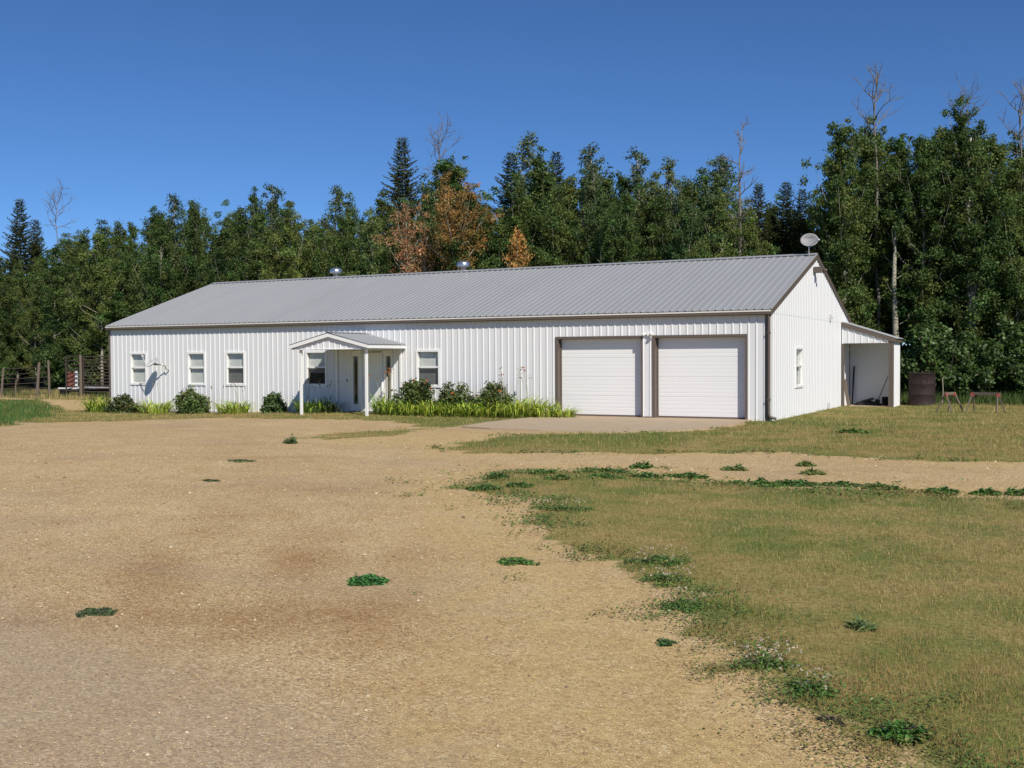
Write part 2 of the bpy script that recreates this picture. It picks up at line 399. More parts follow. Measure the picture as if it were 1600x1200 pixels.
# concrete apron
APRON = [(3.92, 0.0), (3.85, -3.9), (4.14, -5.75), (5.21, -6.15), (6.74, -6.3), (7.8, -6.25), (8.75, -6.05), (9.8, -5.2), (10.35, -4.2), (10.45, -2.05), (10.38, 0.0)]
m = MB(); n = len(APRON)
m.prism(APRON[::-1], 2, -0.12, 0.028)
structure(m.build('concrete_apron', 'concrete'))

# ------------------------------------------------------------------ the building
XL, XR, YB, EAVE = -15.30, 10.945, 11.77, 3.06
RIDGE_Y, RIDGE_Z = YB / 2, 5.21
PITCH = 0.2286
bld = thing('metal_building', 'long white metal-clad shop building with grey ribbed roof, garage doors and porch', 'building', (-2, 5.9, 0))
BO = Vector((-2, 5.9, 0))
def part(mb, name, mat, parent=None, **k):
    """build with world coordinates under the building (its parts keep the offset)"""
    o = mb.build(name, mat, parent or bld, **k)
    if parent is None: o.location = -BO
    return o
def holder(name, parent=None):
    o = link(name, None, parent or bld); o.empty_display_size = 0.2
    if parent is None: o.location = -BO
    return o

def ribbed(P0, U, W, N, u0, u1, wlo, whi, openings, mat, parent, name, rib=0.02, extra=(), sheet=0.9144, world=True, hw=(0.034, 0.013)):
    P0, U, W, N = Vector(P0), Vector(U), Vector(W), Vector(N)
    bps = {u0, u1}
    k0, k1 = int(math.floor(u0 / PITCH)) - 1, int(math.ceil(u1 / PITCH)) + 1
    ribs = []
    for k in range(k0, k1 + 1):
        c = k * PITCH; ribs.append(c)
        for d in (-hw[0], -hw[1], hw[1], hw[0]): bps.add(round(c + d, 5))
    sh0 = math.floor(u0 / sheet)
    for k in range(int(sh0), int(math.ceil(u1 / sheet)) + 1): bps.add(round(k * sheet + PITCH / 2, 5))
    for o in openings: bps.update((o[0], o[1]))
    bps.update(extra)
    bps = sorted(b for b in bps if u0 - 1e-6 <= b <= u1 + 1e-6)
    def off(u):
        d = abs(u / PITCH - round(u / PITCH)) * PITCH
        return rib * min(1, max(0, (hw[0] - d) / (hw[0] - hw[1])))
    groups = {}
    for a, b in zip(bps, bps[1:]):
        if b - a < 1e-5: continue
        mid = (a + b) / 2
        iv = [(wlo(a), wlo(b), None, None)]
        segs = [((wlo(a), wlo(b)), (whi(a), whi(b)))]
        for o in openings:
            if o[0] < mid < o[1]:
                new = []
                for lo, hi in segs:
                    if o[2] > lo[0]: new.append((lo, (min(o[2], hi[0]), min(o[2], hi[1]))))
                    if o[3] < hi[0]: new.append(((max(o[3], lo[0]), max(o[3], lo[1])), hi))
                segs = new
        for k_, (lo, hi) in enumerate(segs):
            g = groups.setdefault(math.floor((mid - PITCH / 2) / sheet), []).append((k_, len(segs), a, b, lo, hi)) or None
        for lo, hi in ():
            if hi[0] - lo[0] < 1e-4 and hi[1] - lo[1] < 1e-4: continue
            pass
    for k in sorted(groups):
        es = [e_ for e_ in groups[k] if e_[5][0] - e_[4][0] > 1e-4 or e_[5][1] - e_[4][1] > 1e-4]
        comp = list(range(len(es)))                        # an opening may cut a sheet right through: one object per piece
        for p_ in range(len(es)):
            for q_ in range(len(es)):
                if abs(es[p_][3] - es[q_][2]) < 1e-6 and min(es[p_][5][1], es[q_][5][0]) - max(es[p_][4][1], es[q_][4][0]) > 1e-4:
                    old, new = comp[q_], comp[p_]; comp = [new if c_ == old else c_ for c_ in comp]
        for piece in sorted(set(comp)):
            g = MB()
            for c_, (k_, n_, a, b, lo, hi) in zip(comp, es):
                if c_ == piece: g.add([P0 + U * u + N * off(u) + W * w for u, w in ((a, lo[0]), (b, lo[1]), (b, hi[1]), (a, hi[0]))], [(0, 1, 2, 3)])
            if g.f: g.build(name, mat, parent)

WINDOWS = [(-14.17, -13.31, 0), (-11.17, -10.30, 1), (-9.27, -8.38, 2), (-5.57, -4.67, 3), (-0.945, -0.035, 4)]
WZ0, WZ1 = 0.885, 2.105
DOORS = [(4.285, 7.035), (7.475, 10.20)]
DZ = 2.41
ENTRY = (-3.69, -1.92, 2.11)
front_wall = holder('front_wall')
ops = [(a, b, WZ0, WZ1) for a, b, _ in WINDOWS] + [(a, b, -0.1, DZ) for a, b in DOORS] + [(ENTRY[0], ENTRY[1], -0.1, ENTRY[2])]
ribbed((0, 0, 0), (1, 0, 0), (0, 0, 1), (0, -1, 0), XL, XR, lambda u: -0.12 if u < -3 else -0.02, lambda u: EAVE, ops, 'siding', front_wall, 'siding_panel')
gable_wall = holder('gable_wall')
def gtop(u): return min(EAVE + 0.02 + 0.338 * (u + 0.02), EAVE + 0.02 + 0.338 * (YB + 0.02 - u))
GW = (2.90, 3.86)
ribbed((XR, 0, 0), (0, 1, 0), (0, 0, 1), (1, 0, 0), 0.0, YB, lambda u: -0.05, lambda u: 3.085, [(GW[0], GW[1], WZ0, WZ1)], 'siding', gable_wall, 'siding_panel')
ribbed((XR + 0.006, 0, 0), (0, 1, 0), (0, 0, 1), (1, 0, 0), 0.05, YB - 0.05, lambda u: 3.07, lambda u: max(3.08, gtop(u)), [], 'siding', gable_wall, 'siding_panel', extra=(RIDGE_Y,))
m = MB()   # rear and left walls
m.add([(XL, YB, -0.1), (XR, YB, -0.1), (XR, YB, EAVE), (XL, YB, EAVE)], [(0, 1, 2, 3)])
part(m, 'rear_wall', 'siding')
m = MB(); m.add([(XL, 0, -0.2), (XL, YB, -0.2), (XL, YB, EAVE), (XL, RIDGE_Y, RIDGE_Z - 0.08), (XL, 0, EAVE)], [(0, 1, 2, 3, 4)])
part(m, 'end_wall', 'siding')
# dark inner lining behind the front wall so that windows look into rooms
m = MB(); m.box(XL + 0.1, XR - 0.1, 3.2, 3.25, 0, 3.0); m.add([(XL + .1, 0.1, 0.0), (XR - .1, 0.1, 0.0), (XR - .1, 3.2, 0.0), (XL + .1, 3.2, 0.0)], [(0, 1, 2, 3)])
m.add([(XL + .1, 0.1, 2.6), (XR - .1, 0.1, 2.6), (XR - .1, 3.2, 2.6), (XL + .1, 3.2, 2.6)], [(0, 1, 2, 3)])
part(m, 'inner_partition', 'interior')

# roof
roof = holder('roof')
EY, EZ = -0.17, 3.165
L = math.hypot(RIDGE_Y - EY, RIDGE_Z - EZ)
Wf = Vector((0, RIDGE_Y - EY, RIDGE_Z - EZ)) / L; Nf = Vector((0, -Wf.z, Wf.y))
RX0, RX1 = XL - 0.03, XR + 0.055
ribbed((0, EY, EZ), (1, 0, 0), Wf, Nf, RX0, RX1, lambda u: 0.0, lambda u: L, [], 'roof', roof, 'roof_panel', rib=0.022)
Wb = Vector((0, -Wf.y, Wf.z)); Nb = Vector((0, Wf.z, Wf.y))
ribbed((0, 2 * RIDGE_Y - EY, EZ), (1, 0, 0), Wb, Nb, RX0, RX1, lambda u: 0.0, lambda u: L, [], 'roof', roof, 'roof_panel', rib=0.022)
m = MB()
m.add([(XL, 0.0, EAVE + 0.01), (XR, 0.0, EAVE + 0.01), (XR, RIDGE_Y, RIDGE_Z - 0.1), (XL, RIDGE_Y, RIDGE_Z - 0.1), (XL, YB, EAVE + 0.01), (XR, YB, EAVE + 0.01)],
      [(0, 1, 2, 3), (3, 2, 5, 4)])
m.build('roof_deck', 'interior', roof)
m = MB()   # ridge cap, seated on the ribs, with gaps under it
cw = 0.17
for s in (-1, 1):
    m.add([(RX0, RIDGE_Y, RIDGE_Z + 0.045), (RX1, RIDGE_Y, RIDGE_Z + 0.045), (RX1, RIDGE_Y + s * cw, RIDGE_Z + 0.045 - cw * 0.338), (RX0, RIDGE_Y + s * cw, RIDGE_Z + 0.045 - cw * 0.338),
           (RX1, RIDGE_Y + s * cw, RIDGE_Z + 0.032 - cw * 0.338), (RX0, RIDGE_Y + s * cw, RIDGE_Z + 0.032 - cw * 0.338)], [(0, 1, 2, 3), (3, 2, 4, 5)])
m.build('ridge_cap', 'roof', roof)
for x0, x1, nm in ((XR + 0.024, XR + 0.062, 'rake_trim'), (XL - 0.045, XL - 0.005, 'rake_trim')):
    for s in (0, 1):
        y0, y1 = (EY + 0.01, RIDGE_Y) if s == 0 else (2 * RIDGE_Y - EY - 0.01, RIDGE_Y)
        m = MB(); m.prism([(y0, EZ - 0.01), (y1, RIDGE_Z + 0.0), (y1, RIDGE_Z - 0.15), (y0, EZ - 0.145)], 0, x0, x1)
        m.build(nm, 'brown', roof)
# soffit, gutter and a pale strip for the sun glint on its brown lip
m = MB(); m.box(RX0, RX1 - 0.03, -0.14, 0.0, 3.045, 3.06); part(m, 'soffit', 'brown')
gut = MB(); gut.prism([(-0.075, 3.015), (-0.16, 3.015), (-0.180, 3.04), (-0.180, 3.105), (-0.075, 3.105)], 0, XL - 0.03, XR + 0.03)
gut = part(gut, 'gutter', 'brown')
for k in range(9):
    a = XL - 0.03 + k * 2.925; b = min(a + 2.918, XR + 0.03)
    m = MB(); m.prism([(-0.165, 3.106), (-0.196, 3.108), (-0.200, 3.146), (-0.165, 3.150)], 0, a, b); m.build('gutter_lip_glint', 'gutter_lip_glint', gut)
# corner trims and downspout
for nm, x0, x1 in (('corner_trim', XR - 0.16, XR - 0.03), ('corner_trim', XL - 0.012, XL + 0.05)):
    m = MB(); m.box(x0, x1, -0.031, -0.002, -0.03, 3.04); part(m, nm, 'brown')
m = MB(); m.box(XL - 0.03, XL - 0.013, -0.031, 0.12, -0.2, 3.04); part(m, 'corner_trim', 'brown')
m = MB(); m.box(XR - 0.028, XR + 0.024, -0.034, 0.05, -0.03, 3.03); part(m, 'corner_trim', 'siding')
m = MB()
m.tube([(XR - 0.05, -0.12, 3.05), (XR - 0.05, -0.09, 2.93), (XR - 0.05, -0.075, 2.8), (XR - 0.05, -0.075, 0.22), (XR - 0.01, -0.09, 0.12), (XR + 0.16, -0.13, 0.08)], [0.042] * 6, 8)
ds = part(m, 'downspout', 'brown', smooth=True)
for z in (2.5, 0.6):
    m = MB(); m.box(XR - 0.1, XR, -0.12, -0.033, z, z + 0.03); m.build('strap', 'brown', ds)
m = MB(); m.box(XL + 0.06, -4.3, -0.026, 0.0, -0.2, -0.1); part(m, 'base_trim', 'interior')

# windows
def window(a, b, z0, z1, axis, kind, off=0.0):
    """single-hung window; axis 'x' on the front wall, 'y' on the gable wall"""
    def P(u, w, d):                                     # d: depth into the wall
        return (u, d, w) if axis == 'x' else (XR - d, u, w)
    def bx(mb, u0, u1, w0, w1, d0, d1):
        p, q = P(u0, w0, d0), P(u1, w1, d1)
        mb.box(min(p[0], q[0]), max(p[0], q[0]), min(p[1], q[1]), max(p[1], q[1]), w0, w1)
    w = holder('window')
    f = MB(); t = 0.05
    bx(f, a - 0.02, b + 0.02, z1 - t, z1 + 0.02, -0.036, 0.14); bx(f, a - 0.02, b + 0.02, z0 - 0.02, z0 + t, -0.036, 0.14)
    bx(f, a - 0.02, a + t, z0 + t, z1 - t, -0.036, 0.14); bx(f, b - t, b + 0.02, z0 + t, z1 - t, -0.036, 0.14)
    f.build('frame', 'white', w)
    mid = z0 + 0.545 * (z1 - z0)
    r = MB(); bx(r, a + t, b - t, mid - 0.028, mid + 0.028, -0.008, 0.06); r.build('meeting_rail', 'white', w)
    s = MB(); bx(s, a + t, b - t, z0 + t, z0 + t + 0.03, 0.012, 0.05); bx(s, a + t, a + t + 0.025, z0 + t + .03, mid - .028, 0.012, 0.05); bx(s, b - t - .025, b - t, z0 + t + .03, mid - .028, 0.012, 0.05)
    s.build('lower_sash', 'white', w)
    def pane(nm, mat, w0, w1, d):
        pb = MB(); pb.add([P(a + t, w0, d), P(b - t, w0, d), P(b - t, w1, d), P(a + t, w1, d)], [(0, 1, 2, 3)]); pb.build(nm, mat, w)
    pane('pane', 'glass', z0 + t + .03, mid - 0.028, 0.035); pane('pane', 'glass', mid + 0.028, z1 - t, 0.05)
    if kind.get('screen'): pane('insect_screen', 'screen', z0 + t + .03, mid - 0.028, 0.02)
    bl = MB(); zz = z1 - t - 0.005; bot = kind['drop'] * (z0 + t) + (1 - kind['drop']) * (z1 - t)
    tilt = kind.get('tilt', 0.02)
    while zz > bot:
        q = [P(a + t + .02, zz, 0.135), P(b - t - .02, zz, 0.135), P(b - t - .02, zz - 0.024, 0.135 - tilt), P(a + t + .02, zz - 0.024, 0.135 - tilt)]
        bl.add(q, [(0, 1, 2, 3)]); zz -= 0.0235
    if bl.f: bl.build('blind', 'blind', w)
    return w
kinds = [dict(drop=0.99), dict(drop=0.99), dict(drop=0.99, screen=1), dict(drop=0.62, screen=1), dict(drop=0.99, screen=1)]
for a, b, k in WINDOWS: window(a, b, WZ0, WZ1, 'x', kinds[k])
window(GW[0], GW[1], WZ0, WZ1, 'y', dict(drop=0.99))

# garage doors
for a, b in DOORS:
    g = holder('garage_door')
    for nm, bxx in (('door_trim', (a - 0.085, a, -0.034, 0.0, 0.0, DZ + 0.075)), ('door_trim', (b, b + 0.055, -0.034, 0.0, 0.0, DZ + 0.075)), ('door_trim', (a, b, -0.034, 0.0, DZ, DZ + 0.075)),
                    ('jamb', (a - 0.03, a, 0.0, 0.26, 0.0, DZ)), ('jamb', (b, b + 0.03, 0.0, 0.26, 0.0, DZ)), ('jamb', (a - 0.03, b + 0.03, 0.0, 0.26, DZ, DZ + 0.03)),
                    ('door_stop', (a, a + 0.035, 0.15, 0.2, 0.0, DZ)), ('door_stop', (b - 0.035, b, 0.15, 0.2, 0.0, DZ))):
        m = MB(); m.box(*bxx); m.build(nm, 'brown', g)
    m = MB(); m.box(a, b, -0.03, 0.3, 0.0, 0.034); m.build('door_sill', 'sill', g)
    m = MB(); m.box(a + 0.01, b - 0.01, 0.195, 0.25, 0.036, 0.066); m.build('bottom_seal', 'brown', g)
    hsec = (DZ - 0.068) / 4
    for s in range(4):
        z0 = 0.068 + s * hsec + 0.001; z1 = z0 + hsec - 0.002
        prof = [(0.210, z0), (0.203, z0 + 0.010)]
        nb = 5; bh = (z1 - z0 - 0.024) / nb
        for k in range(nb):
            zb = z0 + 0.012 + k * bh
            prof += [(0.203, zb + bh * 0.80), (0.2065, zb + bh * 0.86), (0.2065, zb + bh * 0.94), (0.203, zb + bh)] if k < nb - 1 else [(0.203, z1 - 0.010)]
        prof += [(0.210, z1), (0.25, z1), (0.25, z0)]
        m = MB(); m.prism(prof, 0, a + 0.012, b - 0.012); m.build('door_section', 'door_white', g)
m = MB(); m.box(7.09, 7.39, -0.045, 0.05, -0.02, 0.06); part(m, 'pier_base', 'oldwood')

# entry door with side panels
e = holder('entry_door')
m = MB(); m.box(-3.17, -2.35, 0.04, 0.085, 0.03, 2.05); m.build('door_leaf', 'door_white', e, bevel=0.006)
m = MB()
for (x0, x1) in ((-3.69, -3.66), (-3.20, -3.17), (-2.35, -2.32), (-1.95, -1.92)): m.box(x0, x1, -0.03, 0.11, 0.0, 2.08)
m.box(-3.69, -1.92, -0.031, 0.11, 2.08, 2.11); m.build('frame', 'white', e)
m = MB(); m.box(-3.70, -1.91, -0.02, 0.12, -0.01, 0.028); m.build('threshold', 'grey', e)
for (x0, x1, g0, g1) in ((-3.66, -3.20, -3.53, -3.375), (-2.32, -1.95, -2.165, -2.03)):
    s = MB(); z0, z1, h0, h1 = 0.03, 2.08, 0.29, 1.90
    s.box(x0, g0, 0.03, 0.08, z0, z1); s.box(g1, x1, 0.03, 0.08, z0, z1); s.box(g0, g1, 0.03, 0.08, z0, h0); s.box(g0, g1, 0.03, 0.08, h1, z1)
    s = s.build('sidelight', 'door_white', e)
    m = MB(); m.box(g0 - .022, g0, 0.016, 0.03, h0 - .022, h1 + .022); m.box(g1, g1 + .022, 0.016, 0.03, h0 - .022, h1 + .022); m.box(g0, g1, 0.016, 0.03, h0 - .022, h0); m.box(g0, g1, 0.016, 0.03, h1, h1 + .022)
    m.build('glazing_bead', 'galvpole', s) if False else m.build('glazing_bead', 'galvpole', e)
    m = MB(); m.add([(g0, 0.05, h0), (g1, 0.05, h0), (g1, 0.05, h1), (g0, 0.05, h1)], [(0, 1, 2, 3)]); m.build('pane', 'glass', e)
m = MB(); m.tube([(-3.10, 0.04, 1.02), (-3.10, -0.02, 1.02)], 0.012, 8); m.tube([(-3.10, -0.02, 1.02), (-2.98, -0.02, 1.02)], 0.011, 8); m.lathe([(0, 0), (0.03, 0)], 0, 0, 8)
m.v = m.v[:-16]; m.f = m.f[:-8]
m.build('door_handle', 'galv', e, smooth=True)
m = MB(); m.box(-3.13, -3.07, 0.033, 0.04, 1.12, 1.19); m.build('deadbolt', 'galv', e)
m = MB(); m.box(-3.80, -3.77, -0.045, -0.02, 1.05, 1.13); part(m, 'doorbell', 'grey')

# porch
pc = holder('porch')
PX0, PX1, PY, PRX, PRZ, PEZ = -4.52, -1.36, -2.20, -2.94, 2.69, 2.305
for x, y, w in ((-4.18, -2.02, 0.04), (-1.55, -2.02, 0.04), (-4.19, -0.055, 0.04), (-1.53, -0.055, 0.04)):
    m = MB(); m.box(x - w, x + w, y - min(w, 0.05), y + min(w, 0.05) * (1 if y < -1 else 0.3), -0.03 if y < -1 else 0.0, 2.14); m.build('porch_post', 'white', pc, bevel=0.006)
m = MB(); m.box(PX0 + 0.03, PX1 - 0.03, PY + 0.06, -0.03, 2.142, 2.155); m.build('porch_ceiling', 'white', pc)
sl = (PRZ - PEZ) / (PRX - PX0)
for s in (0, 1):
    x0 = PX0 if s == 0 else PX1
    m = MB(); m.prism([(x0, PEZ - 0.012), (PRX, PRZ - 0.015), (PRX, PRZ - 0.14), (x0, PEZ - 0.135)], 1, PY, PY + 0.035); m.build('fascia', 'white', pc)
    m = MB(); xe = (PX0, PX0 + 0.035) if s == 0 else (PX1 - 0.035, PX1)
    m.box(xe[0] - 0.0, xe[1], PY + 0.036, -0.03, PEZ - 0.135, PEZ - 0.012); m.build('fascia', 'white', pc)
    d = 1 if s == 0 else -1
    Wp = Vector((PRX - x0, 0, PRZ - PEZ)); Lp = Wp.length; Wp /= Lp; Np = Vector((-Wp.z * d, 0, abs(Wp.x)))
    ribbed((x0 - d * 0.03, 0, PEZ - 0.03 * sl), (0, 1, 0), Wp, Np, PY - 0.02, -0.03, lambda u: 0.0, lambda u: Lp + 0.035, [], 'roof', pc, 'porch_roof_panel', rib=0.02, sheet=4)
m = MB(); m.prism([(PRX - 0.12, PRZ + 0.028 - 0.03), (PRX, PRZ + 0.032), (PRX + 0.12, PRZ + 0.028 - 0.03), (PRX, PRZ + 0.02)], 1, PY - 0.02, -0.03); m.build('porch_ridge_cap', 'roof', pc)
ribbed((0, PY + 0.10, 0), (1, 0, 0), (0, 0, 1), (0, -1, 0), PX0 + 0.06, PX1 - 0.06, lambda u: 2.155, lambda u: max(2.156, min(PEZ - 0.05 + sl * (u - PX0), PEZ - 0.05 + sl * (PX1 - u))), [],
       'siding', pc, 'porch_gable_panel', extra=(PRX,), sheet=4)

# roof vents (mushroom caps on the far side of the ridge)
for vx, sc_ in ((-9.05, 1.0), (-2.85, 1.0)):
    m = MB(); y = 6.45
    m.lathe([(0.12, 4.9), (0.12, 5.42), (0.13, 5.43), (0.26, 5.43), (0.27, 5.46), (0.265, 5.55), (0.23, 5.62), (0.14, 5.665), (0.0, 5.68)], vx, y, 20)
    m.build('roof_vent', 'galv', roof, smooth=True)

# small fixtures on the gable
m = MB(); m.lathe([(0, 0)], 0, 0, 3); m = MB()
m.box(XR + 0.02, XR + 0.12, 7.97, 8.13, 3.14, 3.16); m.prism([(7.97, 3.30), (8.13, 3.30), (8.13, 3.16), (7.97, 3.16)], 0, XR + 0.02, XR + 0.06); m.prism([(XR + 0.06, 3.30), (XR + 0.12, 3.16), (XR + 0.06, 3.16)], 1, 7.97, 8.13)
part(m, 'vent_hood', 'dish')
m = MB(); m.box(XR + 0.021, XR + 0.10, 7.55, 7.70, 0.02, 0.24); part(m, 'outlet_box', 'dish', bevel=0.01)

# lean-to against the gable wall
lt = holder('lean_to')
LY0, LY1, LX1 = 10.2, 11.86, 12.76
ltop = lambda x: 3.07 + (2.45 - 3.07) * (x - XR) / (LX1 + 0.08 - XR)
ribbed((0, LY0, 0), (1, 0, 0), (0, 0, 1), (0, -1, 0), XR + 0.03, LX1, lambda u: 2.295, lambda u: ltop(u) - 0.06, [], 'siding', lt, 'siding_panel', sheet=4)
ribbed((LX1, 0, 0), (0, 1, 0), (0, 0, 1), (1, 0, 0), LY0, LY1, lambda u: -0.03, lambda u: 2.44, [], 'siding', lt, 'siding_panel')
m = MB(); m.prism([(XR + 0.03, -0.02), (LX1 - 0.03, -0.02), (LX1 - 0.03, 2.34), (XR + 0.03, 2.90)], 1, 11.76, 11.80); m.build('inner_back_wall', 'siding', lt)
m = MB(); m.box(XR + 0.03, LX1 - 0.1, LY0 + 0.05, 11.76, -0.05, 0.012); m.build('floor_slab', 'concrete', lt)
m = MB(); m.prism([(XR + 0.03, 2.93), (LX1, 2.36), (LX1, 2.35), (XR + 0.03, 2.92)], 1, LY0 + 0.05, LY1); m.build('ceiling', 'white', lt)
m = MB(); m.prism([(XR + 0.025, 3.08), (LX1 + 0.09, 2.46), (LX1 + 0.09, 2.32), (XR + 0.025, 2.92)], 1, LY0 - 0.06, LY0 - 0.025); m.build('fascia', 'brown', lt)
m = MB(); m.box(LX1 + 0.055, LX1 + 0.09, LY0 - 0.024, LY1, 2.33, 2.455); m.build('fascia', 'brown', lt)
Wl = Vector((LX1 + 0.1 - XR, 0, 2.46 - 3.085)); Ll = Wl.length; Wl /= Ll
ribbed((XR + 0.03, 0, 3.092), (0, 1, 0), Wl, Vector((-Wl.z, 0, Wl.x)), LY0 - 0.07, LY1, lambda u: 0.0, lambda u: Ll, [], 'roof', lt, 'roof_panel')
for bxx in ((XR + 0.03, XR + 0.11, LY0 - 0.034, LY0 + 0.03, -0.03, 2.30), (12.60, 12.70, LY0 - 0.02, LY0 + 0.12, -0.03, 2.36), (12.70, LX1 + 0.024, LY0 - 0.034, LY0 + 0.02, -0.03, 2.36),
            (XR + 0.11, 12.60, LY0 - 0.024, LY0 + 0.06, 2.285, 2.31)):
    m = MB(); m.box(*bxx); m.build('post_trim', 'brown', lt)
for rz in (1.1, 1.75):   # girts on the inner side wall
    m = MB(); m.box(LX1 - 0.1, LX1 - 0.03, LY0 + 0.13, 11.76, rz, rz + 0.09); m.build('girt', 'oldwood', lt)

# ------------------------------------------------------------------ things on the building
def dish(name, label, centre, normal, rad, mast, lnb, squash=0.82, smudge=False, mat='dish'):
    t = thing(name, label, 'satellite dish', mast[0])
    O = Vector(mast[0]); c = Vector(centre); nrm = Vector(normal).normalized()
    a = Vector((0, 0, 1)).cross(nrm).normalized(); b = nrm.cross(a)
    m = MB(); rings, S = 6, 28; vs = []; fs = []
    for sgn, dep in ((1, 0.0), (-1, -0.012)):
        for i in range(rings + 1):
            r = rad * i / rings
            for k in range(S):
                th = 2 * math.pi * k / S
                vs.append(c + a * (r * math.cos(th)) + b * (r * squash * math.sin(th)) + nrm * (0.28 * r * r / rad - 0.25 * rad + dep) - O)
    n1 = (rings + 1) * S
    for q in range(2):
        for i in range(rings):
            for k in range(S):
                f = (q * n1 + i * S + k, q * n1 + i * S + (k + 1) % S, q * n1 + (i + 1) * S + (k + 1) % S, q * n1 + (i + 1) * S + k)
                fs.append(f if q == 0 else f[::-1])
    fs += [(rings * S + k, rings * S + (k + 1) % S, n1 + rings * S + (k + 1) % S, n1 + rings * S + k) for k in range(S)]
    m.add(vs, fs); m.build('reflector', mat, t, smooth=True)
    m = MB(); m.tube([Vector(p) - O for p in mast], 0.024, 8); m.build('mast', 'galv', t, smooth=True)
    m = MB(); low = c - b * rad * squash * 0.95 - O; tip = Vector(lnb) - O
    m.tube([low, tip], 0.014, 6); m.build('arm', 'dish', t)
    m = MB(); d = (c - Vector(lnb)).normalized(); m.tube([tip - d * 0.02, tip + d * 0.03, tip + d * 0.09], [0.03, 0.034, 0.028], 10); m.build('receiver_head', 'dish', t, smooth=True)
    m = MB(); back = c - nrm * (0.25 * rad + 0.02) - O; end = Vector(mast[-1]) - O
    m.tube([back, end], 0.035, 8); m.build('bracket', 'grey', t)
    if smudge:
        m = MB()
        for (u0, u1) in ((-0.13, -0.06), (-0.04, 0.02), (0.03, 0.12)):
            vs = []
            for u, v in ((u0, 0.10), (u1, 0.105), (u1, 0.135), (u0, 0.13)):
                r = math.hypot(u, v / squash); vs.append(c + a * u + b * v + nrm * (0.28 * r * r / rad - 0.25 * rad + 0.004) - O)
            m.add(vs, [(0, 1, 2, 3)])
        m.build('faded_marking', 'grey', t)
    return t
dish('satellite_dish', 'round grey satellite dish standing on the roof ridge above the gable end', (10.76, 5.72, 5.68), (0.18, -0.92, 0.42), 0.29,
     [(10.73, 5.80, 5.20), (10.73, 5.82, 5.42), (10.75, 5.80, 5.62)], (11.16, 5.28, 5.62), 0.84, True, 'dish_shaded')
dish('satellite_dish', 'tilted satellite dish on an arm on the white front wall beside a window', (-12.41, -0.58, 1.74), (-0.28, -0.52, 0.72), 0.29,
     [(-12.12, -0.02, 1.45), (-12.14, -0.16, 1.48), (-12.15, -0.2, 1.62), (-12.28, -0.38, 1.66)], (-12.72, -0.80, 2.0), 0.95)

def floodlight(name, label, o, heads, mat, box):
    t = thing(name, label, 'floodlight', o)
    m = MB(); m.box(*box); m.build('mounting_box', mat, t, bevel=0.008)
    for p, d in heads:
        m = MB(); p = Vector(p); d = Vector(d).normalized()
        m.tube([p, p + d * 0.03, p + d * 0.10, p + d * 0.13], [0.02, 0.03, 0.055, 0.06], 12); m.build('lamp_head', mat, t, smooth=True)
        m = MB(); m.tube([Vector((0, 0, 0)), p], 0.012, 6); m.build('arm', mat, t)
    return t
floodlight('floodlight', 'small white twin-head floodlight between the two garage doors', (7.29, -0.03, 2.53),
           [((-0.07, -0.04, 0.02), (-0.75, -0.5, -0.35)), ((0.06, -0.04, 0.02), (0.6, -0.6, -0.35))], 'white', (-0.06, 0.06, -0.05, 0.02, -0.05, 0.06))
floodlight('floodlight', 'brown floodlight fixture under the peak of the white gable wall', (XR + 0.03, 5.55, 4.66),
           [((0.26, 0.02, 0.02), (0.8, 0.1, -0.4))], 'brown', (-0.01, 0.26, -0.16, 0.14, -0.09, 0.10))

# ------------------------------------------------------------------ clutter in the lean-to
m = MB(); m.tube([(0, 0, 0), (0.05, 0.12, 1.45)], 0.028, 8)
tag(m.build('pole', 'black'), 'dark upright pole leaning inside the open lean-to', 'pole').location = (11.09, 11.58, 0.012)
m = MB(); m.box(-0.06, 0.06, -0.018, 0.018, 0, 1.0)
o = tag(m.build('board', 'oldwood'), 'short weathered board leaning in the mouth of the lean-to', 'board'); o.location = (11.19, 10.36, 0.0); o.rotation_euler = (0.0, -0.16, 0.3)
def lump(name, label, cat, loc, rad, mat, seed):
    r_ = np.random.default_rng(seed); vs = []; fs = []; S, R = 18, 7
    for i in range(R + 1):
        ph = math.pi / 2 * i / R
        for k in range(S):
            th = 2 * math.pi * k / S; j = 1 + 0.18 * math.sin(3 * th + seed) + 0.1 * math.sin(5 * th + i) + r_.normal(0, 0.04)
            vs.append((rad[0] * math.cos(ph) * math.cos(th) * j, rad[1] * math.cos(ph) * math.sin(th) * j, rad[2] * math.sin(ph) * (1 + 0.25 * math.cos(2 * th + seed))))
    for i in range(R):
        for k in range(S): fs.append((i * S + k, i * S + (k + 1) % S, (i + 1) * S + (k + 1) % S, (i + 1) * S + k))
    m = MB(); m.add(vs, fs); o = tag(m.build(name, mat, smooth=True), label, cat); o.location = loc; return o
lump('tarp', 'crumpled black tarp heaped on the lean-to floor', 'tarp', (11.75, 11.3, 0.012), (0.5, 0.36, 0.15), 'black', 3)
m = MB(); m.box(-0.32, 0.32, -0.14, 0.14, -0.045, 0.045)
o = tag(m.build('plank', 'black', bevel=0.01), 'thick dark plank tilted across the black tarp', 'plank'); o.location = (11.62, 11.2, 0.17); o.rotation_euler = (0, -0.3, 0.1)
sh = thing('shovel', 'long-handled shovel leaning against the lean-to side wall', 'shovel', (12.08, 11.15, 0.012))
m = MB(); m.tube([(0.02, 0, 0.2), (0.42, 0.1, 1.25)], 0.016, 8); m.build('handle', 'oldwood', sh)
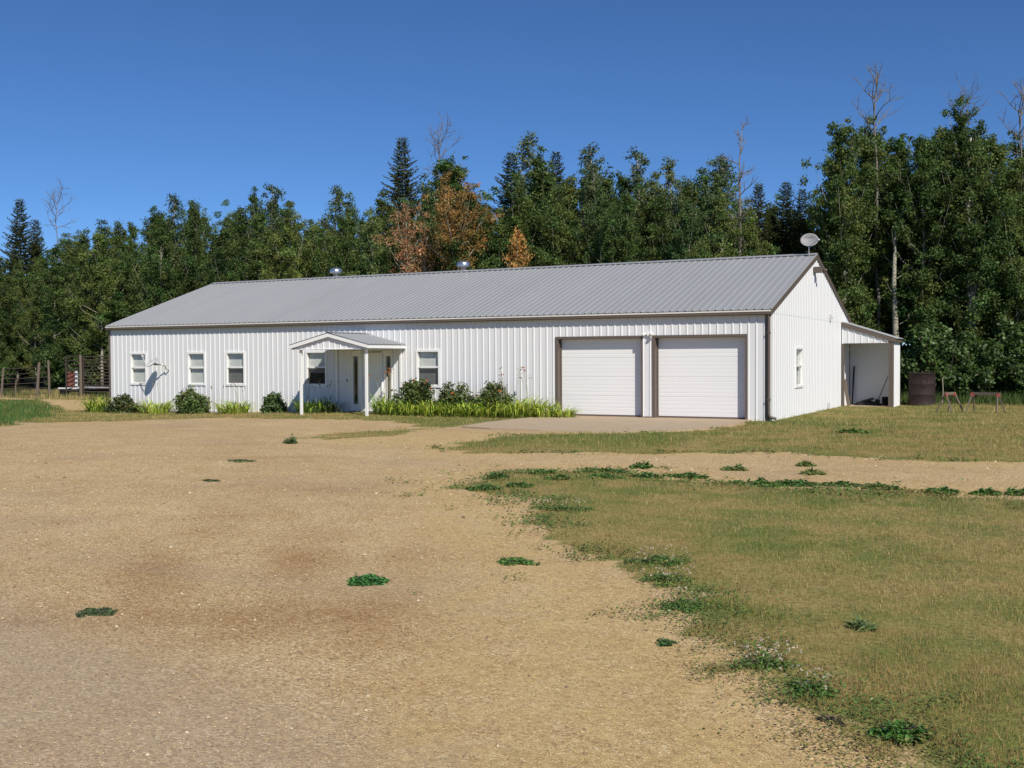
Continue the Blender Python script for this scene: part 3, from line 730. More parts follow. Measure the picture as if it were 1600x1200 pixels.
m = MB(); m.add([(-0.09, 0.0, 0.24), (0.09, 0.02, 0.22), (0.07, 0.03, 0.04), (0.0, 0.02, 0.0), (-0.09, 0.01, 0.06), (0.0, 0.04, 0.16)], [(0, 1, 5), (1, 2, 5), (2, 3, 5), (3, 4, 5), (4, 0, 5)]); m.build('blade', 'black', sh)
bk = thing('bucket', 'black bucket standing beside the lean-to post', 'bucket', (12.36, 11.15, 0.012))
m = MB(); m.lathe([(0, 0.0), (0.11, 0.0), (0.135, 0.30), (0.145, 0.30), (0.145, 0.32), (0.128, 0.32), (0.105, 0.02), (0, 0.02)], 0, 0, 20); m.build('body', 'black', bk, smooth=True)
m = MB(); m.tube([(0.14 * math.cos(t), 0.02, 0.30 + 0.1 * math.sin(t)) for t in np.linspace(0, math.pi, 9)], 0.005, 5); m.build('handle', 'galv', bk)

# ------------------------------------------------------------------ barrel, saw horses, stake
def gz(x, y): return float(gh(np.array([x]), np.array([y]))[0])
bx_, by_ = 13.52, 12.0
br = thing('burn_barrel', 'large rusty steel burn barrel beside the lean-to', 'barrel', (bx_, by_, gz(bx_, by_)))
prof = [(0.0, 0.0), (0.47, 0.0), (0.485, 0.03), (0.47, 0.06)]
for z in (0.4, 0.8): prof += [(0.47, z - 0.03), (0.484, z), (0.47, z + 0.03)]
prof += [(0.47, 1.17), (0.488, 1.185), (0.488, 1.21), (0.455, 1.21), (0.455, 0.25), (0.0, 0.25)]
m = MB(); m.lathe(prof, 0, 0, 36); m.build('drum', 'rust', br, smooth=True)
for k, d in enumerate((-0.28, -0.14, 0.0, 0.14, 0.28)):
    a = -math.pi / 2 + 0.2 + d * 2.0; nrm = Vector((math.cos(a), math.sin(a), 0)); m = MB()
    p = nrm * 0.474 + Vector((0, 0, 0.40)); m.tube([p - nrm * 0.01, p + nrm * 0.013], 0.026, 10); m.build('air_hole', 'black', br)
a = -math.pi / 2 + 0.3; m = MB()
ring = [(math.cos(a + 0.25 * math.cos(t)) * 0.476, math.sin(a + 0.25 * math.cos(t)) * 0.476, 0.86 + 0.18 * math.sin(t)) for t in np.linspace(0, 2 * math.pi, 25)]
m.tube(ring, 0.012, 6, False); m.build('hatch_rim', 'rust', br)

def saw_horse(label, loc, rz, beam):
    t = thing('saw_horse', label, 'saw horse', loc, 'saw horses on the grass by the lean-to'); t.rotation_euler = (0, 0, rz)
    h = 0.64
    m = MB(); m.box(-beam / 2 - 0.06, beam / 2 + 0.06, -0.02, 0.02, h - 0.09, h); m.build('beam', 'oldwood', t)
    for s in (-1, 1):
        m = MB(); x = s * beam / 2
        m.prism([(-0.06, h - 0.13), (-0.028, h - 0.02), (0.028, h - 0.02), (0.06, h - 0.13)], 0, x - 0.05, x + 0.05); m.build('bracket', 'red', t)
        for q in (-1, 1):
            m = MB(); top = Vector((x, q * 0.045, h - 0.10)); ft = Vector((x + s * 0.09, q * 0.27, 0.0)); m.tube([top, ft], [0.026, 0.026], 4); m.build('leg', 'oldwood', t)
    return t
saw_horse('weathered saw horse with red brackets turned end-on beside the burn barrel', (15.05, 6.25, gz(15.05, 6.25)), 1.15, 0.5)
saw_horse('weathered saw horse with red brackets set broadside on the grass', (16.1, 6.0, gz(16.1, 6)), -0.42, 0.82)
m = MB(); m.tube([(0, 0, 0), (0.02, 0.01, 0.5), (0.0, 0.0, 1.0)], 0.018, 6)
tag(m.build('stake', 'galvpole'), 'thin pale wooden stake in the weeds behind the saw horses', 'stake').location = (14.15, 12.8, 0)

# ------------------------------------------------------------------ corral at the far end
def post(t, x, y, h, r=0.06, lean=(0, 0), mat='oldwood', name='post'):
    m = MB(); m.tube([(x, y, -0.1), (x + lean[0] * .5, y + lean[1] * .5, h * .5), (x + lean[0], y + lean[1], h)], [r * 1.05, r, r * 0.9], 8); return m.build(name, mat, t)
A, B = Vector((-29.2, 5.6, 0)), Vector((-26.9, 6.45, 0))
cf = thing('pole_fence', 'low dark pole fence with leaning posts at the edge of the dry field', 'fence', A)
post(cf, 0, 0, 1.45, 0.06, (0.22, 0)); post(cf, 1.86, 0.62, 1.75, 0.07, (0.18, 0.02))
D = B - A
for k, z in enumerate((0.10, 0.38, 0.66, 0.92, 1.15, 1.42)):
    m = MB(); m.tube([(-0.05 + 0.02 * k, 0, z), (D.x * .5, D.y * .5 - 0.02, z + 0.03), (D.x + 0.02, D.y, z + 0.10)], 0.026, 6); m.build('rail', 'pipe', cf)
m = MB(); m.tube([(0.8, 0.25, 0), (0.76, 0.25, 0.5), (0.84, 0.25, 0.9)], [0.04, 0.035, 0.03], 6); m.build('brace', 'oldwood', cf)
def panel(name, label, x0, y0, x1, y1, h, n, r, mat='pipe', group='steel corral panels'):
    t = thing(name, label, 'fence', (x0, y0, 0), group)
    dx, dy = x1 - x0, y1 - y0
    for f in (0, 1):
        m = MB(); m.tube([(dx * f, dy * f, -0.05), (dx * f, dy * f, h)], 0.04, 8); m.build('upright', mat, t)
    for k in range(n):
        z = 0.12 + (h - 0.14) * k / (n - 1)
        m = MB(); m.tube([(0, 0, z), (dx, dy, z)], r, 6); m.build('rail', mat, t)
    return t
panel('corral_panel', 'narrow tall steel corral gate beside the rail wall', -25.85, 6.75, -25.05, 7.0, 2.06, 10, 0.028)
panel('corral_panel', 'wide tall corral rail wall running behind the building corner', -24.95, 7.02, -21.0, 8.3, 2.03, 13, 0.034)
m = MB(); m.tube([(0, 0, -0.1), (0.01, 0, 1.1), (0, 0, 2.12)], [0.075, 0.07, 0.06], 8)
tag(m.build('post', 'oldwood'), 'thick weathered corral post between the gate and the rail wall', 'post').location = (-25.0, 6.9, 0)
m = MB(); m.tube([(0, 0, -0.1), (0.02, 0, 0.9), (-0.02, 0, 1.85)], [0.06, 0.055, 0.05], 8)
tag(m.build('post', 'oldwood'), 'weathered post at the end of the low pole fence', 'post').location = (-26.8, 6.5, 0)
fb = thing('flatbed_trailer', 'low white-edged flatbed trailer parked behind the corral rails', 'trailer', (-25.9, 8.0, 0))
m = MB(); m.box(-1.1, 1.5, -0.8, 0.8, 0.40, 0.47); m.build('deck', 'white', fb)
m = MB(); m.box(-1.0, 1.4, -0.7, 0.7, 0.26, 0.395); m.build('frame', 'black', fb)
for wx in (-0.75, 0.75):
    m = MB(); m.tube([(wx, -0.79, 0.25), (wx, -0.60, 0.25)], 0.25, 18); m.build('wheel', 'black', fb)
sb = thing('stake_board', 'faded red board with a white upright on the trailer deck', 'board', (-26.2, 7.45, 0.47))
m = MB(); m.box(-0.36, 0.18, -0.03, 0.03, 0.0, 0.80); m.build('board', 'redboard', sb)
m = MB(); m.box(0.19, 0.32, -0.04, 0.04, 0.0, 0.86); m.build('upright', 'white', sb)

# ------------------------------------------------------------------ leaf tools
def leaf_quads(P, size, rng_, up=0.35, aspect=1.5, out=None):
    """rhombic leaves at points P; returns V (4n,3), F (n,4)"""
    n = len(P)
    nrm = rng_.normal(size=(n, 3)); nrm[:, 2] = np.abs(nrm[:, 2]) * 0.6 + up
    if out is not None: nrm += out
    nrm /= np.linalg.norm(nrm, axis=1, keepdims=True)
    t = rng_.normal(size=(n, 3)); t -= nrm * (t * nrm).sum(1, keepdims=True); t /= np.linalg.norm(t, axis=1, keepdims=True)
    b = np.cross(nrm, t)
    s = size[:, None] if hasattr(size, '__len__') else np.full((n, 1), size)
    V = np.stack([P - t * s * aspect * .5, P + b * s * .5 - t * s * .08, P + t * s * aspect * .5, P - b * s * .5 - t * s * .08], 1).reshape(-1, 3)
    F = np.arange(4 * n).reshape(n, 4)
    return V, F
def rep(c, k): return np.repeat(c, k, axis=0)

def jitter_col(base, n, rng_, val=0.25, hue=0.12):
    c = np.array(base)[None, :] * (1 + rng_.normal(0, val, (n, 1)))
    c[:, 0] *= 1 + rng_.normal(0, hue, n); c[:, 2] *= 1 + rng_.normal(0, hue, n)
    return np.clip(c, 0.004, 0.9)

# ------------------------------------------------------------------ trees
def aspen(seed, H=12.0, cb=0.22, cr=2.0, limbs=26, per=52, leaf=0.13, base=(0.095, 0.140, 0.034), lean=0.04, top=1.0, sparse=1.0, barkm='aspen_bark', forks=1):
    r = np.random.default_rng(seed); tr = MB(); clumps = []
    stems = [(0.0, 0.0, 1.0)] if forks == 1 else [(-0.35, 0.1, 1.0), (0.4, -0.15, 0.9)]
    for sx, sy, hs in stems:
        K = 9; zz = np.linspace(0, H * 0.96 * hs, K)
        wx = np.cumsum(r.normal(0, lean * 2.2, K)) * (zz / H); wy = np.cumsum(r.normal(0, lean * 2.2, K)) * (zz / H)
        path = [Vector((sx * min(1, z / 3) * 2.2 + a, sy * min(1, z / 3) * 2.2 + b, z)) for a, b, z in zip(wx, wy, zz)]
        rad = [0.120 * (1 - 0.95 * (z / H)) + 0.008 for z in zz]; rad[0] *= 1.25
        tr.tube(path, rad, 7)
        def at(t):
            f = t * (K - 1); i = min(int(f), K - 2); return path[i].lerp(path[i + 1], f - i)
        az = r.uniform(0, 6.28)
        for k in range(limbs):
            t = cb + (0.985 - cb) * ((k + r.uniform(0, 0.8)) / limbs); az += 2.4 + r.normal(0, 0.4)
            q = (t - cb) / (1 - cb)
            prof = (0.70 + 0.8 * q) if q < 0.35 else (1.0 - 0.78 * ((q - 0.35) / 0.65) ** 1.1)
            Ln = cr * prof * r.uniform(0.55, 1.2) * hs; el = math.radians(r.uniform(10, 36) + 42 * q)
            d = Vector((math.cos(az) * math.cos(el), math.sin(az) * math.cos(el), math.sin(el)))
            p0 = at(t); p1 = p0 + d * Ln * 0.55; p2 = p0 + d * Ln + Vector((0, 0, (0.18 + 0.35 * q) * Ln))
            lr = 0.035 * (1 - q) + 0.010
            tr.tube([p0, p1, p2], [lr, lr * 0.65, 0.006], 4, False)
            nc = max(3, int(round(Ln / 0.30)))
            for c in range(nc):
                f = 0.30 + 0.75 * (c + r.uniform(0, 1)) / nc
                pt = p0.lerp(p1, f / .55) if f < .55 else p1.lerp(p2, (f - .55) / .45)
                pt = pt + Vector(r.normal(0, 0.10 + 0.09 * Ln, 3)) * Vector((1, 1, 0.8))[0]
                clumps.append((pt, r.uniform(0.20, 0.48) * (0.70 + 0.45 * (1 - q))))
        for c in range(int(9 * top)):
            clumps.append((path[-1] + Vector((r.normal(0, .13), r.normal(0, .13), r.uniform(-1.5, 0.12))), r.uniform(0.13, 0.24)))
        for c in range(int(34 * (1 - cb) * sparse)):
            clumps.append((at(r.uniform(cb, .93)) + Vector(r.normal(0, .22, 3)), r.uniform(0.22, 0.42)))
    Ps, Cs, Os = [], [], []
    cc = np.array(base)
    for pt, rc in clumps:
        if r.uniform() > sparse: continue
        n = int(per * r.uniform(0.6, 1.3) * (rc / 0.36) ** 1.6) + 5
        dv = r.normal(size=(n, 3)); dv /= np.linalg.norm(dv, axis=1, keepdims=True)
        rr = rc * r.uniform(0.25, 1.0, (n, 1)) ** 0.5 * (1 + 0.3 * r.normal(size=(n, 1)))
        Ps.append(np.array(pt)[None] + dv * rr * np.array([1, 1, 0.8])); Os.append(dv * 0.5)
        tint = cc * (1 + r.normal(0, 0.16)); tint = tint * np.array([1 + r.normal(0, .10), 1, 1])
        Cs.append(jitter_col(tint, n, r, 0.2, 0.08))
    P = np.concatenate(Ps); C = np.concatenate(Cs); O = np.concatenate(Os)
    V, F = leaf_quads(P, r.uniform(leaf * 0.65, leaf * 1.3, len(P)), r, 0.55, 1.35, O * .7)
    crown = np_mesh('crown', V, F, 'leaf', rep(C, 4))
    return tr.mesh('trunk', barkm, True), crown

def spruce(seed, H=14.0, R=1.9, base=(0.020, 0.040, 0.018)):
    r = np.random.default_rng(seed); tr = MB(); tr.tube([(0, 0, 0), (0, 0, H * .5), (0, 0, H)], [0.17, 0.1, 0.012], 7)
    Ps, Ds, Ss, Cs = [], [], [], []
    z = 1.2; lv = 0
    while z < H - 0.15:
        q = z / H; n = 8 if q < .85 else 5; az0 = r.uniform(0, 6.28)
        for k in range(n):
            az = az0 + 6.283 * k / n + r.normal(0, .15); Ln = R * (1 - q) ** 0.78 * r.uniform(0.55, 1.15) + 0.12
            el = math.radians(-22 + 40 * q + r.normal(0, 6)); d = np.array([math.cos(az) * math.cos(el), math.sin(az) * math.cos(el), math.sin(el)])
            m_ = max(3, int(Ln / 0.07)); f = np.linspace(0.12, 1, m_)[:, None]
            p = np.array([0, 0, z]) + d * Ln * f; p[:, 2] += 0.20 * Ln * (f[:, 0] ** 2.2)
            side = np.cross(d, [0, 0, 1]); side /= np.linalg.norm(side)
            for sg in (-1, 1, 0):
                Ps.append(p + side * sg * 0.06 * (1.1 - f) + r.normal(0, .02, p.shape)); dd = d * 0.7 + side * sg * 0.8 + np.array([0, 0, -0.35 if sg == 0 else -0.08])
                Ds.append(np.repeat(dd[None], m_, 0) + r.normal(0, .2, (m_, 3))); Ss.append((0.16 + 0.20 * (1 - f[:, 0])) * (0.5 + 0.5 * (1 - q)))
                Cs.append(jitter_col(base, m_, r, 0.22, 0.1))
            if q < .9: tr.tube([(0, 0, z), tuple(np.array([0, 0, z]) + d * Ln * .8)], [0.022, 0.005], 4, False)
        z += (0.36 * (1 - q) + 0.13) * r.uniform(.85, 1.15); lv += 1
    P = np.concatenate(Ps); D = np.concatenate(Ds); S = np.concatenate(Ss)[:, None]; C = np.concatenate(Cs)
    D /= np.linalg.norm(D, axis=1, keepdims=True); sd_ = np.cross(D, r.normal(size=D.shape)); sd_ /= np.linalg.norm(sd_, axis=1, keepdims=True)
    V = np.stack([P, P + D * S * .5 + sd_ * .035, P + D * S * 1.1, P + D * S * .5 - sd_ * .035], 1).reshape(-1, 3)
    return tr.mesh('trunk', 'dark_bark', True), np_mesh('crown', V, np.arange(len(V)).reshape(-1, 4), 'needle', rep(C, 4))

def bare(seed, H=13.0, start=0.5, spread=1.5, n=16, rad=0.13, mat='dead_bark'):
    r = np.random.default_rng(seed); tr = MB(); br_ = MB()
    K = 8; path = []; x = y = 0
    for k in range(K):
        path.append(Vector((x, y, H * k / (K - 1)))); x += r.normal(0, .10); y += r.normal(0, .10)
    tr.tube(path, [rad * (1 - 0.9 * k / (K - 1)) for k in range(K)], 7)
    def grow(p, d, L, ra, lev):
        pts = [p]; q = p
        for s in range(4):
            d = (d + Vector(r.normal(0, .22, 3)) + Vector((0, 0, .10))).normalized(); q = q + d * L / 4; pts.append(q)
        br_.tube(pts, [ra * (1 - .2 * s) for s in range(5)], 4, False)
        if lev < 2:
            for s in range(3 if lev == 0 else 2):
                pp = pts[r.integers(1, 4)]; dd = (d + Vector(r.normal(0, .65, 3))).normalized(); grow(pp, dd, L * .55, ra * .55, lev + 1)
    az = 0
    for k in range(n):
        t = start + (0.98 - start) * (k + r.uniform(0, .8)) / n; f = t * (K - 1); i = min(int(f), K - 2); p = path[i].lerp(path[i + 1], f - i); az += 2.4
        el = math.radians(r.uniform(25, 68)); d = Vector((math.cos(az) * math.cos(el), math.sin(az) * math.cos(el), math.sin(el)))
        grow(p, d, spread * (1.2 - t) / (1.15 - start) * r.uniform(.6, 1.2) + .2, rad * .26, 0)
    return tr.mesh('trunk', mat, True), br_.mesh('branches', mat, True)

def bush(seed, R=(1.2, 1.0, 1.6), n=4200, leaf=0.10, base=(0.055, 0.10, 0.025), stems=9):
    r = np.random.default_rng(seed); st = MB(); cl = []
    for k in range(stems):
        az = 6.283 * k / stems + r.normal(0, .3); ex = r.uniform(.25, .95); tip = Vector((math.cos(az) * R[0] * ex, math.sin(az) * R[1] * ex, R[2] * r.uniform(.55, 1.05) * (1.1 - .45 * ex)))
        st.tube([(0.1 * math.cos(az), .1 * math.sin(az), 0), tip * .55 + Vector((0, 0, .1)), tip], [.022, .014, .005], 4, False)
        for c in range(6):
            f = r.uniform(.25, 1.05); cl.append((np.array(tip) * f + r.normal(0, .10 * R[0], 3), r.uniform(.16, .34) * R[0] * .8))
    P, C, O = [], [], []
    per = n // len(cl)
    for c, rc in cl:
        dv = r.normal(size=(per, 3)); dv /= np.linalg.norm(dv, axis=1, keepdims=True)
        p = c + dv * rc * r.uniform(.3, 1.05, (per, 1)); p[:, 2] = np.abs(p[:, 2]); P.append(p); O.append(dv * .5)
        C.append(jitter_col(np.array(base) * (1 + r.normal(0, .15)), per, r, .22, .1))
    P, C, O = map(np.concatenate, (P, C, O))
    V, F = leaf_quads(P, r.uniform(leaf * .6, leaf * 1.2, len(P)), r, .25, 1.5, O)
    return st.mesh('stems', 'dark_bark', True), np_mesh('foliage', V, F, 'plant', rep(C, 4))

def place(name, label, cat, meshes, loc, s=1.0, rz=0.0, group=None, sxy=1.0, names=('trunk', 'crown')):
    t = thing(name, label, cat, loc, group); t.scale = (s * sxy, s * sxy, s); t.rotation_euler = (0, 0, rz)
    for nm, me in zip(names, meshes): link(nm, me, t)
    return t

ASP = [aspen(s, 12.0, cb, cr, lb, per, lf, base=bs) for s, cb, cr, lb, per, lf, bs in
       ((1, .10, 2.6, 38, 118, .088, (.138, .192, .052)), (2, .12, 2.9, 38, 118, .090, (.122, .180, .050)), (3, .08, 2.4, 40, 116, .086, (.150, .202, .060)),
        (4, .14, 3.0, 40, 118, .090, (.114, .172, .050)), (5, .10, 2.7, 42, 112, .086, (.130, .194, .066)), (6, .06, 2.5, 38, 120, .088, (.144, .190, .052)))]
SPARSE = [aspen(21, 12, .40, 1.6, 32, 64, .085, (.150, .195, .085), sparse=.8, top=1.6), aspen(22, 12, .45, 1.4, 30, 60, .085, (.145, .190, .085), sparse=.75, top=1.6, forks=2)]
BIG = [aspen(31, 13, .20, 3.0, 50, 120, .094, (.104, .158, .044)), aspen(32, 13, .16, 2.7, 48, 120, .094, (.112, .166, .044)), aspen(33, 13, .24, 2.9, 44, 116, .094, (.100, .152, .044), forks=2)]
RUST = [aspen(41, 10, .70, 2.7, 26, 60, .09, (.42, .235, .085), sparse=.85), aspen(42, 10, .66, 2.2, 22, 44, .09, (.34, .21, .095), sparse=.6, forks=2), aspen(43, 6, .40, 1.3, 18, 56, .09, (.44, .26, .085), sparse=.95)]
SPR = [spruce(51, 14, 3.3, (.056, .068, .020)), spruce(52, 14, 2.8, (.052, .064, .019)), spruce(53, 14, 3.7, (.054, .072, .026))]
DEAD = [bare(61, 13, .78, 1.25, 12, .11), bare(62, 13, .45, 1.5, 18, .13), bare(63, 13, .80, 1.7, 13, .09)]

# skyline: where along the tree line the tops reach (angle in the camera's horizontal plane -> slope of the top)
FPX = 1690.5
def ray_at(px, Y):
    """ground point on the line of sight through column px at depth Y"""
    d = FX + RX * ((px - 800) / FPX); t = (Y - CAM.y) / d.y
    return CAM.x + d.x * t, t
def top_h(py, t, px): return CAM.z + t * ((558 + 4 * (1 - px / 800)) - py) / FPX
SKY = [(-300, 360), (-150, 350), (0, 362), (60, 368), (110, 345), (150, 332), (190, 342), (230, 318), (270, 305), (310, 292), (340, 318), (380, 305), (410, 285), (440, 300), (480, 312), (520, 292),
       (560, 308), (600, 300), (640, 290), (670, 250), (710, 240), (745, 262), (775, 310), (810, 290), (840, 212), (870, 260), (900, 270), (930, 250), (960, 262), (1000, 255), (1050, 262), (1085, 270), (1125, 246),
       (1160, 310), (1205, 302), (1230, 288), (1262, 345), (1285, 262), (1305, 195), (1340, 182), (1380, 185), (1420, 205), (1450, 205), (1480, 175), (1510, 160), (1545, 185), (1575, 235), (1610, 225), (1700, 200), (1900, 190)]
def sky_y(px):
    xs_, ys_ = zip(*SKY); return float(np.interp(px, xs_, ys_))
tree_rng = np.random.default_rng(99)
G1 = 'aspens of the tree line behind the white building'
G2 = 'tall aspens of the dark stand beyond the lean-to'
def add_aspen(px, Y, py, pool, label, group, sxy=1.0, name='aspen_tree'):
    x, t = ray_at(px, Y); h = top_h(py, t, px); k = tree_rng.integers(len(pool))
    H0 = 13.0 if pool is BIG else 12.0
    return place(name, label, 'tree', pool[k], (x, Y, 0), h / H0 / 1.0, tree_rng.uniform(0, 6.28), group, sxy)
for row, (Y0, step, drop) in enumerate(((19.5, 47, (0, 34)), (23.0, 44, (4, 50)), (27.0, 48, (0, 46)), (31.0, 60, (10, 60)))):
    px = -120 + row * 13
    while px < 1262:
        p = px + tree_rng.uniform(-12, 12); Y = Y0 + tree_rng.uniform(-1.4, 1.4)
        if row == 0 and p > 1180: break
        zone = next(z for lim, z in ((168, 'behind the corral'), (345, 'behind the roof end next to the corral'), (521, 'behind the ridge up to the first roof vent'), (721, 'behind the ridge between the two roof vents'), (9999, 'behind the ridge between roof vent and satellite dish')) if p < lim)
        add_aspen(p, Y, sky_y(p) + tree_rng.uniform(*drop) + (16 if row == 0 else 0), ASP, 'leafy green aspen in the tree line ' + zone, 'aspens ' + zone, tree_rng.uniform(0.8, 1.1))
        px += step * tree_rng.uniform(.8, 1.2)
for p, Y, py, i in ((1318, 19.5, 190, 0), (1352, 21.5, 200, 1), (1405, 22.0, 205, 1), (1440, 20.0, 212, 0), (1478, 23, 190, 1), (1512, 20.5, 170, 2), (1552, 22.0, 205, 1), (1590, 20.0, 240, 0),
                    (1630, 21.5, 215, 1), (1690, 20, 200, 2), (1750, 22, 200, 0), (1380, 26, 200, 2), (1450, 27, 215, 0), (1535, 27, 215, 1), (1610, 27, 225, 2), (1300, 25, 235, 1), (1670, 26, 210, 0)):
    x, t = ray_at(p, Y); place('aspen_tree', 'tall dark aspen in the stand beyond the lean-to and burn barrel', 'tree', BIG[i], (x, Y, 0), top_h(py, t, p) / 13.0, tree_rng.uniform(0, 6.28), G2, 0.85)
x, t = ray_at(708, 23.5); place('broad_tree', 'broad round-crowned green tree standing behind the rust-orange crown', 'tree', BIG[1], (x, 23.5, 0), top_h(240, t, 708) / 13.0, 1.0, None, 1.1)
# sparse light-topped aspens
for p, Y, py, i in ((838, 24, 205, 0), (930, 24, 212, 1), (968, 25, 222, 1), (1052, 26, 240, 0), (1118, 24, 238, 0), (270, 27, 298, 0), (520, 25, 286, 0), (412, 25, 284, 1)):
    x, t = ray_at(p, Y); place('young_aspen', 'thin-crowned pale aspen poking above the tree line behind the building', 'tree', SPARSE[i], (x, Y, 0), top_h(py, t, p) / 12.0, tree_rng.uniform(0, 6.28), 'thin-crowned aspens above the tree line')
# spruces
for p, Y, py, i, lab in ((631, 24, 212, 0, 'tall dark spruce beside the rust-leaved trees'), (800, 26, 236, 2, 'bluish broad spruce in the tree line behind the roof vent'), (870, 27, 234, 1, 'narrow spruce top behind the tallest aspen of the tree line'),
                         (35, 26, 308, 0, 'dark spruce above the tree line behind the corral'), (60, 27, 340, 1, 'small dark spruce beside a taller spruce behind the corral'), (1185, 21.5, 284, 0, 'short dark spruce standing next to the dead trunk'),
                         (1228, 23, 282, 2, 'broad spruce behind the roof end near the satellite dish'), (1253, 22, 292, 1, 'narrow spruce close behind the ridge-top satellite dish')):
    x, t = ray_at(p, Y); place('spruce_tree', lab, 'tree', SPR[i], (x, Y, 0), top_h(py, t, p) / 14.0, i, None, 0.95)
# dead and bare trees
for p, Y, py, i, lab in ((1150, 21.0, 195, 1, 'dead grey trunk with bare side branches above the roof'), (712, 25, 203, 2, 'bare fan-shaped tree top above the round green crown'), (110, 25, 300, 2, 'bare twiggy tree rising above the tree line near the corral'),
                         (1373, 21, 112, 0, 'bare dead top standing above the dark stand beyond the lean-to'), (1525, 22, 150, 2, 'bare forked top among leaves beyond the saw horses'), (1600, 23, 135, 0, 'bare dark leader rising over the stand behind the weeds')):
    x, t = ray_at(p, Y); place('dead_tree', lab, 'tree', DEAD[i], (x, Y, 0), top_h(py, t, p) / 13.0, i * 1.3, None, 1.0, ('trunk', 'branches'))
# rust-leaved trees
for p, Y, py, i, H0, lab in ((718, 17.6, 312, 0, 10, 'rust-orange crown of a dying tree in front of the round green tree'), (648, 17.4, 328, 1, 10, 'pale-stemmed dying tree with brown leaves beside the tall spruce'), (806, 16.6, 362, 2, 6, 'small orange-leaved sapling just behind the roof ridge')):
    x, t = ray_at(p, Y); place('rust_leaved_tree', lab, 'tree', RUST[i], (x, Y, 0), top_h(py, t, p) / H0, i * 2.0, None, 0.80 if i < 2 else 0.65)
# slender pale trunks at the wood's edge
for p, Y, py, lab in ((1397, 19.6, 345, 'straight pale aspen trunk rising behind the lean-to roof'), (1513, 19.7, 215, 'slim pale aspen stem in the dark stand behind the saw horses')):
    x, t = ray_at(p, Y); m = MB(); h = top_h(py, t, p)
    m.tube([(0, 0, 0), (0.08, 0, h * .3), (-0.03, 0.05, h * .65), (0.05, 0, h)], [0.16, 0.14, 0.10, 0.04], 8)
    for k in range(6):
        zz = h * (0.4 + .09 * k); a = k * 2.2; m.tube([(0, 0, zz), (math.cos(a) * .5, math.sin(a) * .5, zz + .3), (math.cos(a) * .9, math.sin(a) * .9, zz + .75)], [.025, .015, .006], 4, False)
    o = m.build('bare_aspen_stem', 'aspen_bark', smooth=True); tag(o, lab, 'tree'); o.location = (x, Y, 0)
# edge bushes
BUSH = [bush(71, (1.5, 1.3, 2.3), 8000, .10, (.066, .112, .028)), bush(72, (1.3, 1.2, 1.7), 7000, .10, (.070, .118, .028)), bush(73, (1.7, 1.4, 2.9), 9500, .10, (.062, .108, .026))]
for p, Y, s, i, grp in ((1425, 15.3, 1.0, 0, 0), (1478, 15.6, 1.15, 2, 0), (1512, 15.2, .85, 0, 0), (1552, 16.2, .95, 1, 0), (1590, 15.8, .8, 0, 0), (1640, 15.5, 1.0, 2, 0), (1450, 17.2, 1.25, 2, 0), (1530, 17.5, 1.3, 2, 0), (1605, 17.6, 1.2, 0, 0),
                        (5, 18.5, .9, 0, 1), (100, 18.6, 1.0, 2, 1), (140, 19.0, 1.1, 2, 1), (-40, 17, 1.2, 2, 1)):
    x, t = ray_at(p, Y)
    place('willow_bush', ('leafy green bush at the wood edge behind the saw horses', 'dark leafy bush under the trees behind the corral')[grp], 'bush', BUSH[i], (x, Y, 0), s, p * .1, ('bushes behind the saw horses', 'bushes behind the corral')[grp], 1.0, ('stems', 'foliage'))
# the wood goes on behind: one mass of leaves and stems nobody could count
n = 60000
wx_ = rng.uniform(-75, 45, n); wy_ = rng.uniform(34, 46, n); wh = 9.5 + 3.2 * fbm(wx_ * .25, wy_ * .25, 9, 3) - 1.5
wx_t = rng.uniform(0, 1, n) ** 0.8; P = np.stack([wx_, wy_, wx_t * wh], 1)
V, F = leaf_quads(P, rng.uniform(.25, .5, n), rng, .3, 1.4)
stuff(link('woodland', np_mesh('woodland', V, F, 'leaf', rep(jitter_col((.070, .105, .028), n, rng, .3, .1), 4))))

